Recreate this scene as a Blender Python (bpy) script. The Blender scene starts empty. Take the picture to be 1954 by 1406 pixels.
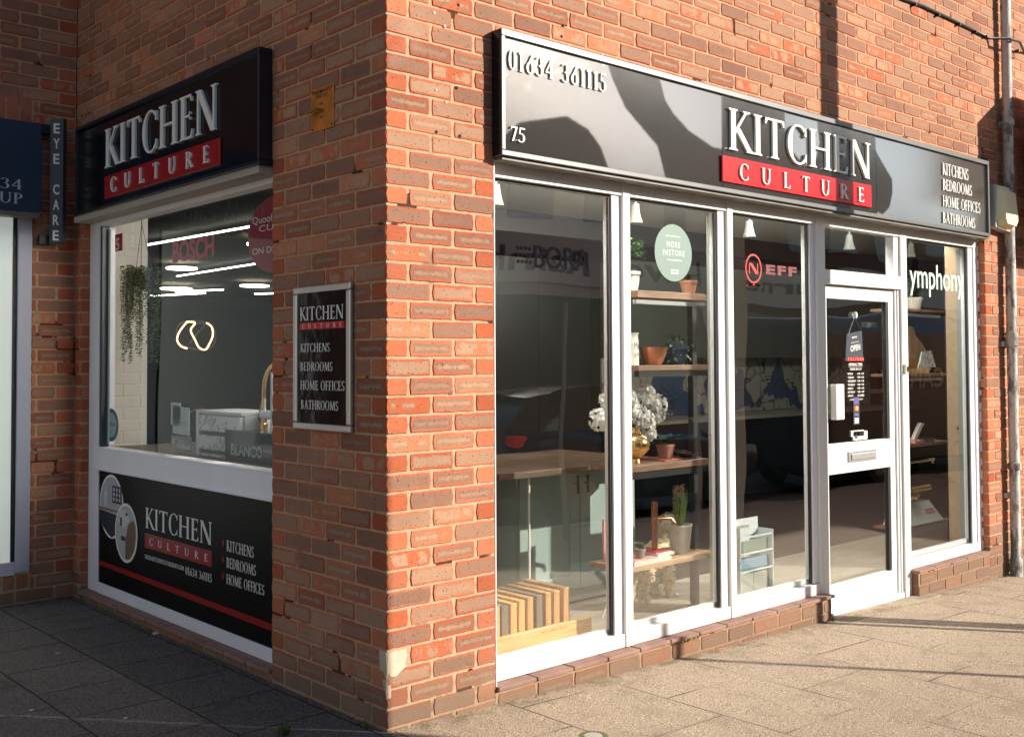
import bpy, math, random
from mathutils import Vector, Matrix
random.seed(7)
R = math.radians
sc = bpy.context.scene
C = sc.collection

# ------------------------------------------------------------------ camera
F_PX, CX, CY, W_PX, H_PX = 2045.14, 1023.76, 627.7, 1954.0, 1406.0
YAW, PITCH, ROLL = 0.74663, 0.030694, -0.005834
CAM = Vector((-2.3929, -3.4434, 1.4063))
fw = Vector((math.sin(YAW)*math.cos(PITCH), math.cos(YAW)*math.cos(PITCH), math.sin(PITCH)))
rt0 = Vector((math.cos(YAW), -math.sin(YAW), 0)); up0 = rt0.cross(fw)
rt = math.cos(ROLL)*rt0 + math.sin(ROLL)*up0
up = -math.sin(ROLL)*rt0 + math.cos(ROLL)*up0
cam = bpy.data.cameras.new('camera'); camo = bpy.data.objects.new('camera', cam); C.objects.link(camo)
camo.matrix_world = Matrix(((rt.x, up.x, -fw.x, CAM.x), (rt.y, up.y, -fw.y, CAM.y), (rt.z, up.z, -fw.z, CAM.z), (0, 0, 0, 1)))
cam.sensor_fit = 'HORIZONTAL'; cam.sensor_width = 36.0
cam.lens = 36.0*F_PX/W_PX
cam.shift_x = -(CX-W_PX/2)/W_PX; cam.shift_y = (CY-H_PX/2)/W_PX
cam.clip_start = 0.05; cam.clip_end = 600
sc.camera = camo

# ------------------------------------------------------------------ light
SUN_TO = Vector((0.8, -1.0, 0.5)).normalized()      # direction towards the low winter sun
w = bpy.data.worlds.new('World'); sc.world = w; w.use_nodes = True
nt = w.node_tree; bg = nt.nodes['Background']
sky = nt.nodes.new('ShaderNodeTexSky'); sky.sky_type = 'NISHITA'; sky.sun_disc = False
sky.sun_elevation = math.asin(SUN_TO.z); sky.sun_rotation = math.atan2(SUN_TO.x, SUN_TO.y)
sky.air_density = 1.0; sky.dust_density = 0.3
haz = nt.nodes.new('ShaderNodeMix'); haz.data_type = 'RGBA'; haz.blend_type = 'MULTIPLY'; haz.inputs[0].default_value = 1.0
haz.inputs[7].default_value = (1.13, 1.0, .92, 1)       # slightly warm winter sky
nt.links.new(sky.outputs[0], haz.inputs[6]); nt.links.new(haz.outputs[2], bg.inputs[0]); bg.inputs[1].default_value = 0.09
sl = bpy.data.lights.new('sun', 'SUN'); sl.energy = 5.0; sl.angle = R(0.55); sl.color = (1.0, 0.90, 0.76)
so = bpy.data.objects.new('sun', sl); C.objects.link(so)
so.rotation_euler = (-SUN_TO).to_track_quat('-Z', 'Y').to_euler()
sc.view_settings.view_transform = 'Standard'; sc.view_settings.look = 'None'
sc.view_settings.exposure = 0.74; sc.view_settings.gamma = 1.0
try:
    sc.cycles.max_bounces = 8; sc.cycles.transparent_max_bounces = 16
    sc.cycles.glossy_bounces = 4; sc.cycles.sample_clamp_indirect = 4.0
    sc.cycles.caustics_reflective = False
except Exception: pass

# ------------------------------------------------------------------ materials
MATS = {}
def lin(c): return tuple(c) + (1.0,)
def mat(name, col, rough=0.5, metal=0.0, ior=None, emit=None, estr=0.0, bump=0.0, bscale=40.0, var=0.0, vscale=6.0, spec=None, trans=0.0, sub=None):
    if name in MATS: return MATS[name]
    m = bpy.data.materials.new(name); m.use_nodes = True; N = m.node_tree.nodes; L = m.node_tree.links
    b = N['Principled BSDF']
    b.inputs['Base Color'].default_value = lin(col); b.inputs['Roughness'].default_value = rough
    b.inputs['Metallic'].default_value = metal
    if ior: b.inputs['IOR'].default_value = ior
    if spec is not None: b.inputs['Specular IOR Level'].default_value = spec
    if emit: b.inputs['Emission Color'].default_value = lin(emit); b.inputs['Emission Strength'].default_value = estr
    if trans: b.inputs['Transmission Weight'].default_value = trans
    if sub: b.inputs['Subsurface Weight'].default_value = sub
    if var or bump:
        tc = N.new('ShaderNodeTexCoord')
    if var:
        n = N.new('ShaderNodeTexNoise'); n.inputs['Scale'].default_value = vscale; n.inputs['Detail'].default_value = 8
        L.new(tc.outputs['Object'], n.inputs['Vector'])
        h = N.new('ShaderNodeMapRange'); h.inputs[1].default_value = 0.3; h.inputs[2].default_value = 0.7
        h.inputs[3].default_value = 1-var; h.inputs[4].default_value = 1+var
        L.new(n.outputs[0], h.inputs[0])
        mx = N.new('ShaderNodeVectorMath'); mx.operation = 'SCALE'; mx.inputs[0].default_value = col
        L.new(h.outputs[0], mx.inputs['Scale']); L.new(mx.outputs[0], b.inputs['Base Color'])
    if bump:
        n = N.new('ShaderNodeTexNoise'); n.inputs['Scale'].default_value = bscale; n.inputs['Detail'].default_value = 6
        L.new(tc.outputs['Object'], n.inputs['Vector'])
        bp = N.new('ShaderNodeBump'); bp.inputs['Strength'].default_value = 1.0; bp.inputs['Distance'].default_value = bump
        L.new(n.outputs[0], bp.inputs['Height']); L.new(bp.outputs[0], b.inputs['Normal'])
    MATS[name] = m; return m

def node_mat(name):
    m = bpy.data.materials.new(name); m.use_nodes = True; MATS[name] = m
    return m, m.node_tree.nodes, m.node_tree.links, m.node_tree.nodes['Principled BSDF']
class G:
    """tiny helper to write node graphs"""
    def __init__(s, N, L): s.N, s.L = N, L
    def _in(s, sock, v):
        if hasattr(v, 'default_value') or hasattr(v, 'is_linked'): s.L.new(v, sock)
        else: sock.default_value = v
    def math(s, op, a, b=0.0, c=None, clamp=False):
        n = s.N.new('ShaderNodeMath'); n.operation = op; n.use_clamp = clamp
        s._in(n.inputs[0], a); s._in(n.inputs[1], b)
        if c is not None: s._in(n.inputs[2], c)
        return n.outputs[0]
    def ramp(s, v, a, b, o0=0.0, o1=1.0):
        n = s.N.new('ShaderNodeMapRange'); n.interpolation_type = 'SMOOTHSTEP'
        s._in(n.inputs[0], v); n.inputs[1].default_value = a; n.inputs[2].default_value = b
        n.inputs[3].default_value = o0; n.inputs[4].default_value = o1; return n.outputs[0]
    def mix(s, f, a, b):
        n = s.N.new('ShaderNodeMix'); n.data_type = 'RGBA'
        s._in(n.inputs[0], f)
        for i, v in ((6, a), (7, b)):
            if isinstance(v, tuple): n.inputs[i].default_value = lin(v) if len(v) == 3 else v
            else: s.L.new(v, n.inputs[i])
        return n.outputs[2]
    def noise(s, vec, scale, detail=4, rough=0.55, out=0):
        n = s.N.new('ShaderNodeTexNoise'); n.inputs['Scale'].default_value = scale
        n.inputs['Detail'].default_value = detail; n.inputs['Roughness'].default_value = rough
        s.L.new(vec, n.inputs['Vector']); return n.outputs[out]
    def voro(s, vec, scale, feat='F1', out='Distance'):
        n = s.N.new('ShaderNodeTexVoronoi'); n.feature = feat; n.inputs['Scale'].default_value = scale
        s.L.new(vec, n.inputs['Vector']); return n.outputs[out]
    def obj(s):
        n = s.N.new('ShaderNodeTexCoord'); return n.outputs['Object']
    def sep(s, v):
        n = s.N.new('ShaderNodeSeparateXYZ'); s.L.new(v, n.inputs[0]); return n.outputs
    def comb(s, x, y, z=0.0):
        n = s.N.new('ShaderNodeCombineXYZ'); s._in(n.inputs[0], x); s._in(n.inputs[1], y); s._in(n.inputs[2], z); return n.outputs[0]
    def bump(s, h, dist, normal=None):
        n = s.N.new('ShaderNodeBump'); n.inputs['Distance'].default_value = dist; s.L.new(h, n.inputs['Height'])
        if normal: s.L.new(normal, n.inputs['Normal'])
        return n.outputs[0]

def make_brick():
    m, N, L, b = node_mat('brick'); g = G(N, L); o = g.obj()
    def uv(nm):
        n = N.new('ShaderNodeUVMap'); n.uv_map = nm; return g.sep(n.outputs[0])
    a = uv('lo'); c = uv('hi')
    at = N.new('ShaderNodeAttribute'); at.attribute_name = 'rnd'; r = g.sep(at.outputs['Vector'])
    at2 = N.new('ShaderNodeAttribute'); at2.attribute_name = 'kind'; hd = at2.outputs['Fac']
    d = g.math('MINIMUM', g.math('MINIMUM', a[0], c[0]), g.math('MINIMUM', a[1], c[1]))
    nz = g.noise(o, 45, 5, .6)
    nz2 = g.noise(o, 190, 4, .7)
    dd = g.math('ADD', d, g.math('MULTIPLY', g.math('SUBTRACT', nz, .5), .034))
    dd = g.math('ADD', dd, g.math('MULTIPLY', g.math('SUBTRACT', nz2, .5), .012))
    wid = g.math('MULTIPLY_ADD', r[1], .007, .007)
    core = g.ramp(g.math('SUBTRACT', dd, wid), -.0015, .0035)
    inner = g.ramp(g.math('SUBTRACT', dd, wid), .006, .020)
    red = g.mix(r[0], (.41, .103, .046), (.53, .190, .102))
    grey = g.mix(r[2], (.265, .162, .116), (.40, .268, .185))
    ring = g.mix(r[0], (.20, .125, .10), (.29, .19, .145))
    tan = g.mix(r[1], (.34, .215, .145), (.46, .30, .185))
    hasring = g.math('MULTIPLY', g.ramp(r[1], .62, .75), .8)
    corec = g.mix(g.math('MULTIPLY', hasring, 1.0), grey, g.mix(inner, ring, tan))
    # some bricks are plain red, some have two grey blotches
    band = g.ramp(g.math('MULTIPLY_ADD', g.math('SUBTRACT', nz, .5), .35, g.noise(g.comb(g.math('MULTIPLY', a[0], 17), g.math('MULTIPLY', a[1], 7), g.math('MULTIPLY', r[2], 50)), 1.0, 2)), .42, .56)
    plain = g.math('GREATER_THAN', r[2], .80)
    amt = g.math('MULTIPLY', core, g.math('SUBTRACT', 1.0, g.math('MULTIPLY', plain, band)))
    amt = g.math('MULTIPLY', amt, g.math('SUBTRACT', 1.0, hd))
    amt = g.math('MULTIPLY', amt, g.math('MULTIPLY_ADD', g.noise(o, 30, 4, .6), .5, .62, clamp=True))
    col = g.mix(amt, red, corec)
    # fine grain, dark pits
    gr = g.math('MULTIPLY_ADD', g.noise(o, 260, 5, .75), 1.1, .46)
    vm = N.new('ShaderNodeVectorMath'); vm.operation = 'SCALE'; L.new(col, vm.inputs[0]); L.new(gr, vm.inputs['Scale']); col = vm.outputs[0]
    tone = g.mix(r[2], (.82, .78, .80), (1.10, 1.10, 1.04)); tn = N.new('ShaderNodeVectorMath'); tn.operation = 'MULTIPLY'; L.new(col, tn.inputs[0]); L.new(tone, tn.inputs[1])
    patch = g.math('MULTIPLY_ADD', g.noise(o, 1.6, 5, .6), .5, .74); t2 = N.new('ShaderNodeVectorMath'); t2.operation = 'SCALE'; L.new(tn.outputs[0], t2.inputs[0]); L.new(patch, t2.inputs['Scale']); col = t2.outputs[0]
    pv = g.voro(o, 105); pit = g.math('MULTIPLY', g.math('LESS_THAN', pv, .20), g.math('GREATER_THAN', g.noise(o, 60, 2), .50))
    big = g.math('MULTIPLY', g.math('LESS_THAN', g.voro(o, 50), .15), g.math('GREATER_THAN', g.noise(o, 18, 2), .52))
    pit = g.math('MAXIMUM', pit, big)
    col = g.mix(g.math('MULTIPLY', pit, .8), col, (.035, .025, .022))
    bloom = g.math('MULTIPLY', g.ramp(g.noise(o, 3.2, 6, .65), .55, .75), .22)
    col = g.mix(bloom, col, (.52, .40, .32))
    z = g.sep(o)[2]
    dirt = g.math('MULTIPLY', g.ramp(g.math('ADD', z, g.math('MULTIPLY', g.noise(o, 9, 4), -.18)), .22, -.12), .72)
    col = g.mix(dirt, col, (.17, .125, .09))
    L.new(col, b.inputs['Base Color']); b.inputs['Roughness'].default_value = .88; b.inputs['Specular IOR Level'].default_value = .25
    h = g.math('ADD', g.math('MULTIPLY', g.noise(o, 130, 6, .65), 1.0), g.math('MULTIPLY', pit, -1.2))
    L.new(g.bump(h, .0016), b.inputs['Normal'])
    return m
def make_mortar():
    m, N, L, b = node_mat('mortar'); g = G(N, L); o = g.obj()
    col = g.mix(g.noise(o, 25, 5), (.38, .275, .18), (.58, .44, .295))
    col = g.mix(g.math('MULTIPLY', g.ramp(g.noise(o, 7, 4), .60, .70), .6), col, (.16, .125, .095))
    hole = g.ramp(g.noise(o, 4.3, 3, .5), .645, .668)
    col = g.mix(g.math('MULTIPLY', hole, .9), col, (.03, .024, .02))
    sand = g.ramp(g.noise(o, 420, 3, .6), .3, .7, .72, 1.2)
    vm = N.new('ShaderNodeVectorMath'); vm.operation = 'SCALE'; L.new(col, vm.inputs[0]); L.new(sand, vm.inputs['Scale'])
    z = g.sep(o)[2]
    col = g.mix(g.math('MULTIPLY', g.ramp(z, .16, -.1), .6), vm.outputs[0], (.16, .125, .09))
    L.new(col, b.inputs['Base Color']); b.inputs['Roughness'].default_value = .95; b.inputs['Specular IOR Level'].default_value = .1
    L.new(g.bump(g.math('ADD', g.noise(o, 110, 6, .7), g.math('MULTIPLY', hole, -2.0)), .004), b.inputs['Normal'])
    return m
def make_paving(name, roww, brickw, warm, x_off=0.0, y_off=0.0):
    m, N, L, b = node_mat(name); g = G(N, L); o = g.obj(); s = g.sep(o)
    wob = g.math('MULTIPLY', g.math('SUBTRACT', g.noise(o, 14, 4), .5), .012)
    v = g.comb(g.math('ADD', g.math('ADD', s[1], y_off), wob), g.math('ADD', g.math('ADD', s[0], x_off), wob))
    br = N.new('ShaderNodeTexBrick'); L.new(v, br.inputs['Vector'])
    br.offset = .5; br.inputs['Scale'].default_value = 1.0
    br.inputs['Brick Width'].default_value = brickw; br.inputs['Row Height'].default_value = roww
    br.inputs['Mortar Size'].default_value = .0055; br.inputs['Mortar Smooth'].default_value = .6; br.inputs['Bias'].default_value = 0
    br.inputs['Color1'].default_value = (0, 0, 0, 1); br.inputs['Color2'].default_value = (1, 1, 1, 1); br.inputs['Mortar'].default_value = (.5, .5, .5, 1)
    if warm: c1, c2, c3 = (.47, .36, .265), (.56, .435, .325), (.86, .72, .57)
    else: c1, c2, c3 = (.165, .148, .135), (.205, .18, .165), (.34, .31, .28)  # one kind of slab: sunlight and shade are put into the two colour sets
    col = g.mix(g.math('MULTIPLY', br.outputs['Color'], .6), c1, c2)
    n1 = g.noise(o, 190, 5, .8); n2 = g.noise(o, 5, 5, .6)
    col = g.mix(g.ramp(n1, .50, .62), col, c3)
    col = g.mix(g.ramp(n1, .495, .41), col, tuple(x*.20 for x in c1))
    ag = g.math('LESS_THAN', g.voro(o, 210), .16)
    col = g.mix(g.math('MULTIPLY', ag, .55), col, (.62, .54, .44))
    col = g.mix(g.math('MULTIPLY', g.ramp(n2, .48, .72), .40), col, tuple(x*.55 for x in c1))
    gum = g.math('MULTIPLY', g.math('LESS_THAN', g.voro(o, 3.1), .05), .5); col = g.mix(gum, col, tuple(x*.45 for x in c1))
    fade = g.ramp(g.noise(o, 2.2, 3), .42, .66, .12, .9) if warm else 1.0
    jt = g.math('MULTIPLY', br.outputs['Fac'], fade)
    col = g.mix(g.math('MULTIPLY', jt, .9), col, (.045, .042, .03))
    # moss along the wall foot
    if warm:
        near = g.ramp(s[1], -.16, -.02)
        moss = g.math('MULTIPLY', near, g.ramp(g.noise(o, 9, 5, .7), .50, .62))
        col = g.mix(g.math('MULTIPLY', moss, .55), col, (.17, .16, .05))
    L.new(col, b.inputs['Base Color']); b.inputs['Roughness'].default_value = .93; b.inputs['Specular IOR Level'].default_value = .2
    h = g.math('SUBTRACT', g.math('MULTIPLY', n1, 1.0), g.math('MULTIPLY', jt, 1.8))
    L.new(g.bump(h, .007), b.inputs['Normal'])
    return m
def make_wood(name, c1, c2, sc_=1.0, axis=0, rough=.45):
    m, N, L, b = node_mat(name); g = G(N, L); o = g.obj(); s = g.sep(o)
    k = [14.0, 14.0, 14.0]; k[axis] = 1.6
    v = g.comb(g.math('MULTIPLY', s[0], k[0]*sc_), g.math('MULTIPLY', s[1], k[1]*sc_), g.math('MULTIPLY', s[2], k[2]*sc_))
    n = g.noise(v, 2.2, 8, .65); n2 = g.noise(v, 9.0, 4, .6)
    f = g.math('ADD', g.ramp(n, .35, .65, 0, .75), g.math('MULTIPLY', n2, .3))
    L.new(g.mix(f, c1, c2), b.inputs['Base Color']); b.inputs['Roughness'].default_value = rough
    L.new(g.bump(n2, .0006), b.inputs['Normal'])
    return m
def make_glass(name='window_glass', tint=(.95, .97, .955), ior=1.52, k=1.0):
    m = bpy.data.materials.new(name); m.use_nodes = True; N = m.node_tree.nodes; L = m.node_tree.links; MATS[name] = m
    N.remove(N['Principled BSDF']); out = N['Material Output']; g = G(N, L)
    t = N.new('ShaderNodeBsdfTransparent'); t.inputs[0].default_value = lin(tint)
    gl = N.new('ShaderNodeBsdfGlossy'); gl.inputs['Roughness'].default_value = .012; gl.inputs['Color'].default_value = (1, 1, 1, 1)
    ge = N.new('ShaderNodeNewGeometry'); dt = N.new('ShaderNodeVectorMath'); dt.operation = 'DOT_PRODUCT'
    L.new(ge.outputs['Incoming'], dt.inputs[0]); L.new(ge.outputs['Normal'], dt.inputs[1])
    c1 = g.math('SUBTRACT', 1.0, g.math('ABSOLUTE', dt.outputs['Value'])); f0 = ((ior-1)/(ior+1))**2*k*1.8
    f = g.math('MULTIPLY_ADD', g.math('POWER', c1, 5.0), 1-f0, f0, clamp=True)
    o = g.obj(); bp = g.bump(g.noise(o, 1.1, 1, .4), .010)
    L.new(bp, gl.inputs['Normal'])
    mx = N.new('ShaderNodeMixShader'); L.new(f, mx.inputs[0]); L.new(t.outputs[0], mx.inputs[1]); L.new(gl.outputs[0], mx.inputs[2])
    L.new(mx.outputs[0], out.inputs[0]); return m
def make_splash():
    m, N, L, b = node_mat('crackle_panel'); g = G(N, L); o = g.obj()
    n = N.new('ShaderNodeTexNoise'); n.inputs['Scale'].default_value = 5; n.inputs['Detail'].default_value = 5; L.new(o, n.inputs['Vector'])
    vm = N.new('ShaderNodeVectorMath'); vm.operation = 'MULTIPLY_ADD'; L.new(n.outputs['Color'], vm.inputs[0]); vm.inputs[1].default_value = (.25, .25, .25); L.new(o, vm.inputs[2])
    e = g.voro(vm.outputs[0], 4.5, 'DISTANCE_TO_EDGE'); cc = g.voro(vm.outputs[0], 3.0, 'F1', 'Color')
    c = g.mix(g.math('GREATER_THAN', g.sep(cc)[0], .62), (.52, .49, .43), (.08, .12, .22))
    c = g.mix(g.ramp(e, .03, .008), c, (.05, .045, .04))
    L.new(c, b.inputs['Base Color']); b.inputs['Roughness'].default_value = .4
    return m
def make_pipe_paint():
    m, N, L, b = node_mat('flaking_paint'); g = G(N, L); o = g.obj(); s = g.sep(o)
    v = g.comb(g.math('MULTIPLY', s[0], 3), g.math('MULTIPLY', s[1], 3), s[2])
    f = g.ramp(g.noise(v, 3.6, 9, .72), .43, .53)
    c = g.mix(f, (.12, .12, .125), (.52, .50, .47))
    c = g.mix(g.math('MULTIPLY', g.ramp(g.noise(v, 30, 5), .55, .65), .7), c, (.30, .29, .27))
    L.new(c, b.inputs['Base Color']); b.inputs['Roughness'].default_value = .6
    L.new(g.bump(f, .0012), b.inputs['Normal']); return m
def make_marble():
    m, N, L, b = node_mat('marble'); g = G(N, L); o = g.obj()
    n = g.noise(o, 7, 8, .7); e = g.math('ABSOLUTE', g.math('SUBTRACT', n, .5))
    L.new(g.mix(g.ramp(e, .0, .022), (.10, .10, .11), (.72, .72, .72)), b.inputs['Base Color']); b.inputs['Roughness'].default_value = .2
    return m

def make_translucent(name, col, f=.45):
    m = bpy.data.materials.new(name); m.use_nodes = True; N = m.node_tree.nodes; L = m.node_tree.links; MATS[name] = m
    N.remove(N['Principled BSDF']); a = N.new('ShaderNodeBsdfDiffuse'); b = N.new('ShaderNodeBsdfTranslucent'); x = N.new('ShaderNodeMixShader')
    a.inputs[0].default_value = lin(col); b.inputs[0].default_value = lin(col); x.inputs[0].default_value = f
    L.new(a.outputs[0], x.inputs[1]); L.new(b.outputs[0], x.inputs[2]); L.new(x.outputs[0], N['Material Output'].inputs[0]); return m
BR, MO = make_brick(), make_mortar()
PAVL = make_paving('paving_shade_tinted', .395, .42, False, x_off=.035, y_off=.05)
PAVR = make_paving('paving_sun_tinted', .57, .60, True, x_off=-.03, y_off=.1)
GLASS = make_glass(ior=1.6, k=2.7)
SPLASH, PIPEM, MARB = make_splash(), make_pipe_paint(), make_marble()
OAK = make_wood('oak', (.60, .36, .13), (.80, .52, .23), 1.0, 0)
OAKV = make_wood('oak_upright', (.56, .32, .11), (.78, .50, .21), 1.2, 2)
WALNUT = make_wood('walnut', (.055, .034, .022), (.13, .080, .052), 1.0, 0)
BEECH = make_wood('beech_upright', (.46, .25, .10), (.66, .40, .19), 1.2, 2)
GREYOAK = make_wood('grey_oak', (.14, .11, .085), (.25, .20, .16), 1.2, 2)
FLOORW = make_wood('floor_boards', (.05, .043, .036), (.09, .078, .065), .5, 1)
def make_frame_paint(name, col):
    m, N, L, b = node_mat(name); g = G(N, L); o = g.obj(); s_ = g.sep(o)
    st_ = g.noise(g.comb(g.math('MULTIPLY', s_[0], 22), g.math('MULTIPLY', s_[1], 22), g.math('MULTIPLY', s_[2], 1.6)), 1.0, 6, .65)
    low = g.ramp(s_[2], .55, -.1, .25, 1.0)
    c = g.mix(g.math('MULTIPLY', g.ramp(st_, .50, .78), g.math('MULTIPLY', low, .55)), col, (.40, .36, .29))
    c = g.mix(g.math('MULTIPLY', g.ramp(g.noise(o, 38, 5, .7), .66, .74), .35), c, (.30, .27, .22))
    L.new(c, b.inputs['Base Color']); b.inputs['Roughness'].default_value = .4
    L.new(g.bump(g.noise(o, 3.5, 2), .0012), b.inputs['Normal']); return m
FRAME = make_frame_paint('white_frame', (.80, .79, .76))
FRAMES = mat('white_frame_side', (.86, .86, .90), .35, var=.04, vscale=3)
GASKET = mat('black_gasket', (.012, .012, .014), .5)
BLACKG = mat('gloss_black', (.010, .010, .012), .12)
NAVYBK = mat('sign_black', (.006, .007, .012), .16, var=.3, vscale=5)
SILV = mat('sign_trim', (.13, .135, .14), .38, metal=.35, var=.08, vscale=8)
WHITE = mat('white_letter', (.84, .84, .80), .35)
WHITEV = mat('white_vinyl', (.80, .80, .76), .5)
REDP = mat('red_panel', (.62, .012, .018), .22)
REDV = mat('red_vinyl', (.50, .012, .018), .4)
DKRED = mat('dark_red_vinyl', (.32, .008, .010), .35)
ALU = mat('brushed_aluminium', (.62, .62, .62), .35, metal=.85)
BRASS = mat('brass', (.62, .27, .06), .38, metal=.75, var=.25, vscale=14)
GOLD = mat('gold', (.80, .52, .20), .18, metal=1.0)
COPPER = mat('copper', (.40, .19, .12), .25, metal=1.0)
TEAL = mat('teal_paint', (.32, .43, .42), .45)
CHAR = mat('charcoal', (.018, .019, .021), .45)
BLACKM = mat('black_metal', (.012, .013, .014), .4)
UNIT = mat('grey_unit', (.12, .13, .115), .35)
TILEC = mat('clay_tile', (.27, .155, .125), .75, bump=.001, bscale=90, var=.18, vscale=9)
CREAM = mat('cream_plastic', (.80, .74, .48), .45, var=.04)
LEAF = mat('leaf_green', (.045, .15, .025), .45, var=.5, vscale=30)
LEAFD = mat('leaf_dark', (.018, .075, .03), .35, var=.4, vscale=30)
LEAFB = mat('leaf_bluegreen', (.05, .12, .09), .5, var=.4, vscale=30)
TERRA = mat('terracotta', (.36, .17, .09), .8, var=.12, vscale=12)
PETAL = make_translucent('white_petal', (.90, .90, .88), .18)
CEIL = mat('ceiling_white', (.84, .84, .78), .8)
WALLD = mat('dark_wall', (.022, .023, .022), .9, spec=.1)
WALLG = mat('grey_wall', (.55, .57, .51), .7)
WALLW = mat('white_wall', (.62, .60, .54), .7)
LEDM = mat('led_strip', (.9, .9, .9), .5, emit=(1.0, .95, .80), estr=7.0)
LED_FILL = mat('led_strip_fill', (.9, .9, .9), .5, emit=(1.0, .96, .88), estr=60.0)
LEDW = mat('lamp_glow', (.9, .9, .9), .5, emit=(1.0, .86, .60), estr=5.0)
NEON = mat('neon_tube', (.9, .6, .3), .5, emit=(1.0, .62, .30), estr=2.2)
LAMPW = mat('lamp_white', (.72, .72, .66), .4)
PINK = mat('pink_card', (.72, .36, .33), .6)
MAROON = mat('maroon_card', (.26, .055, .06), .6)
PAPER = mat('paper', (.72, .70, .62), .7)
CERAM = mat('ceramic', (.70, .68, .62), .3)
BLUEP = mat('blue_glaze', (.015, .05, .10), .15)
DOGF = mat('fluffy_cream', (.78, .66, .44), .95, bump=.012, bscale=70, var=.15, vscale=50)
ACRY = mat('acrylic', (.85, .88, .88), .1, spec=.6)
ASPH = mat('asphalt', (.05, .05, .052), .9, bump=.004, bscale=150, var=.25, vscale=2)

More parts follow.
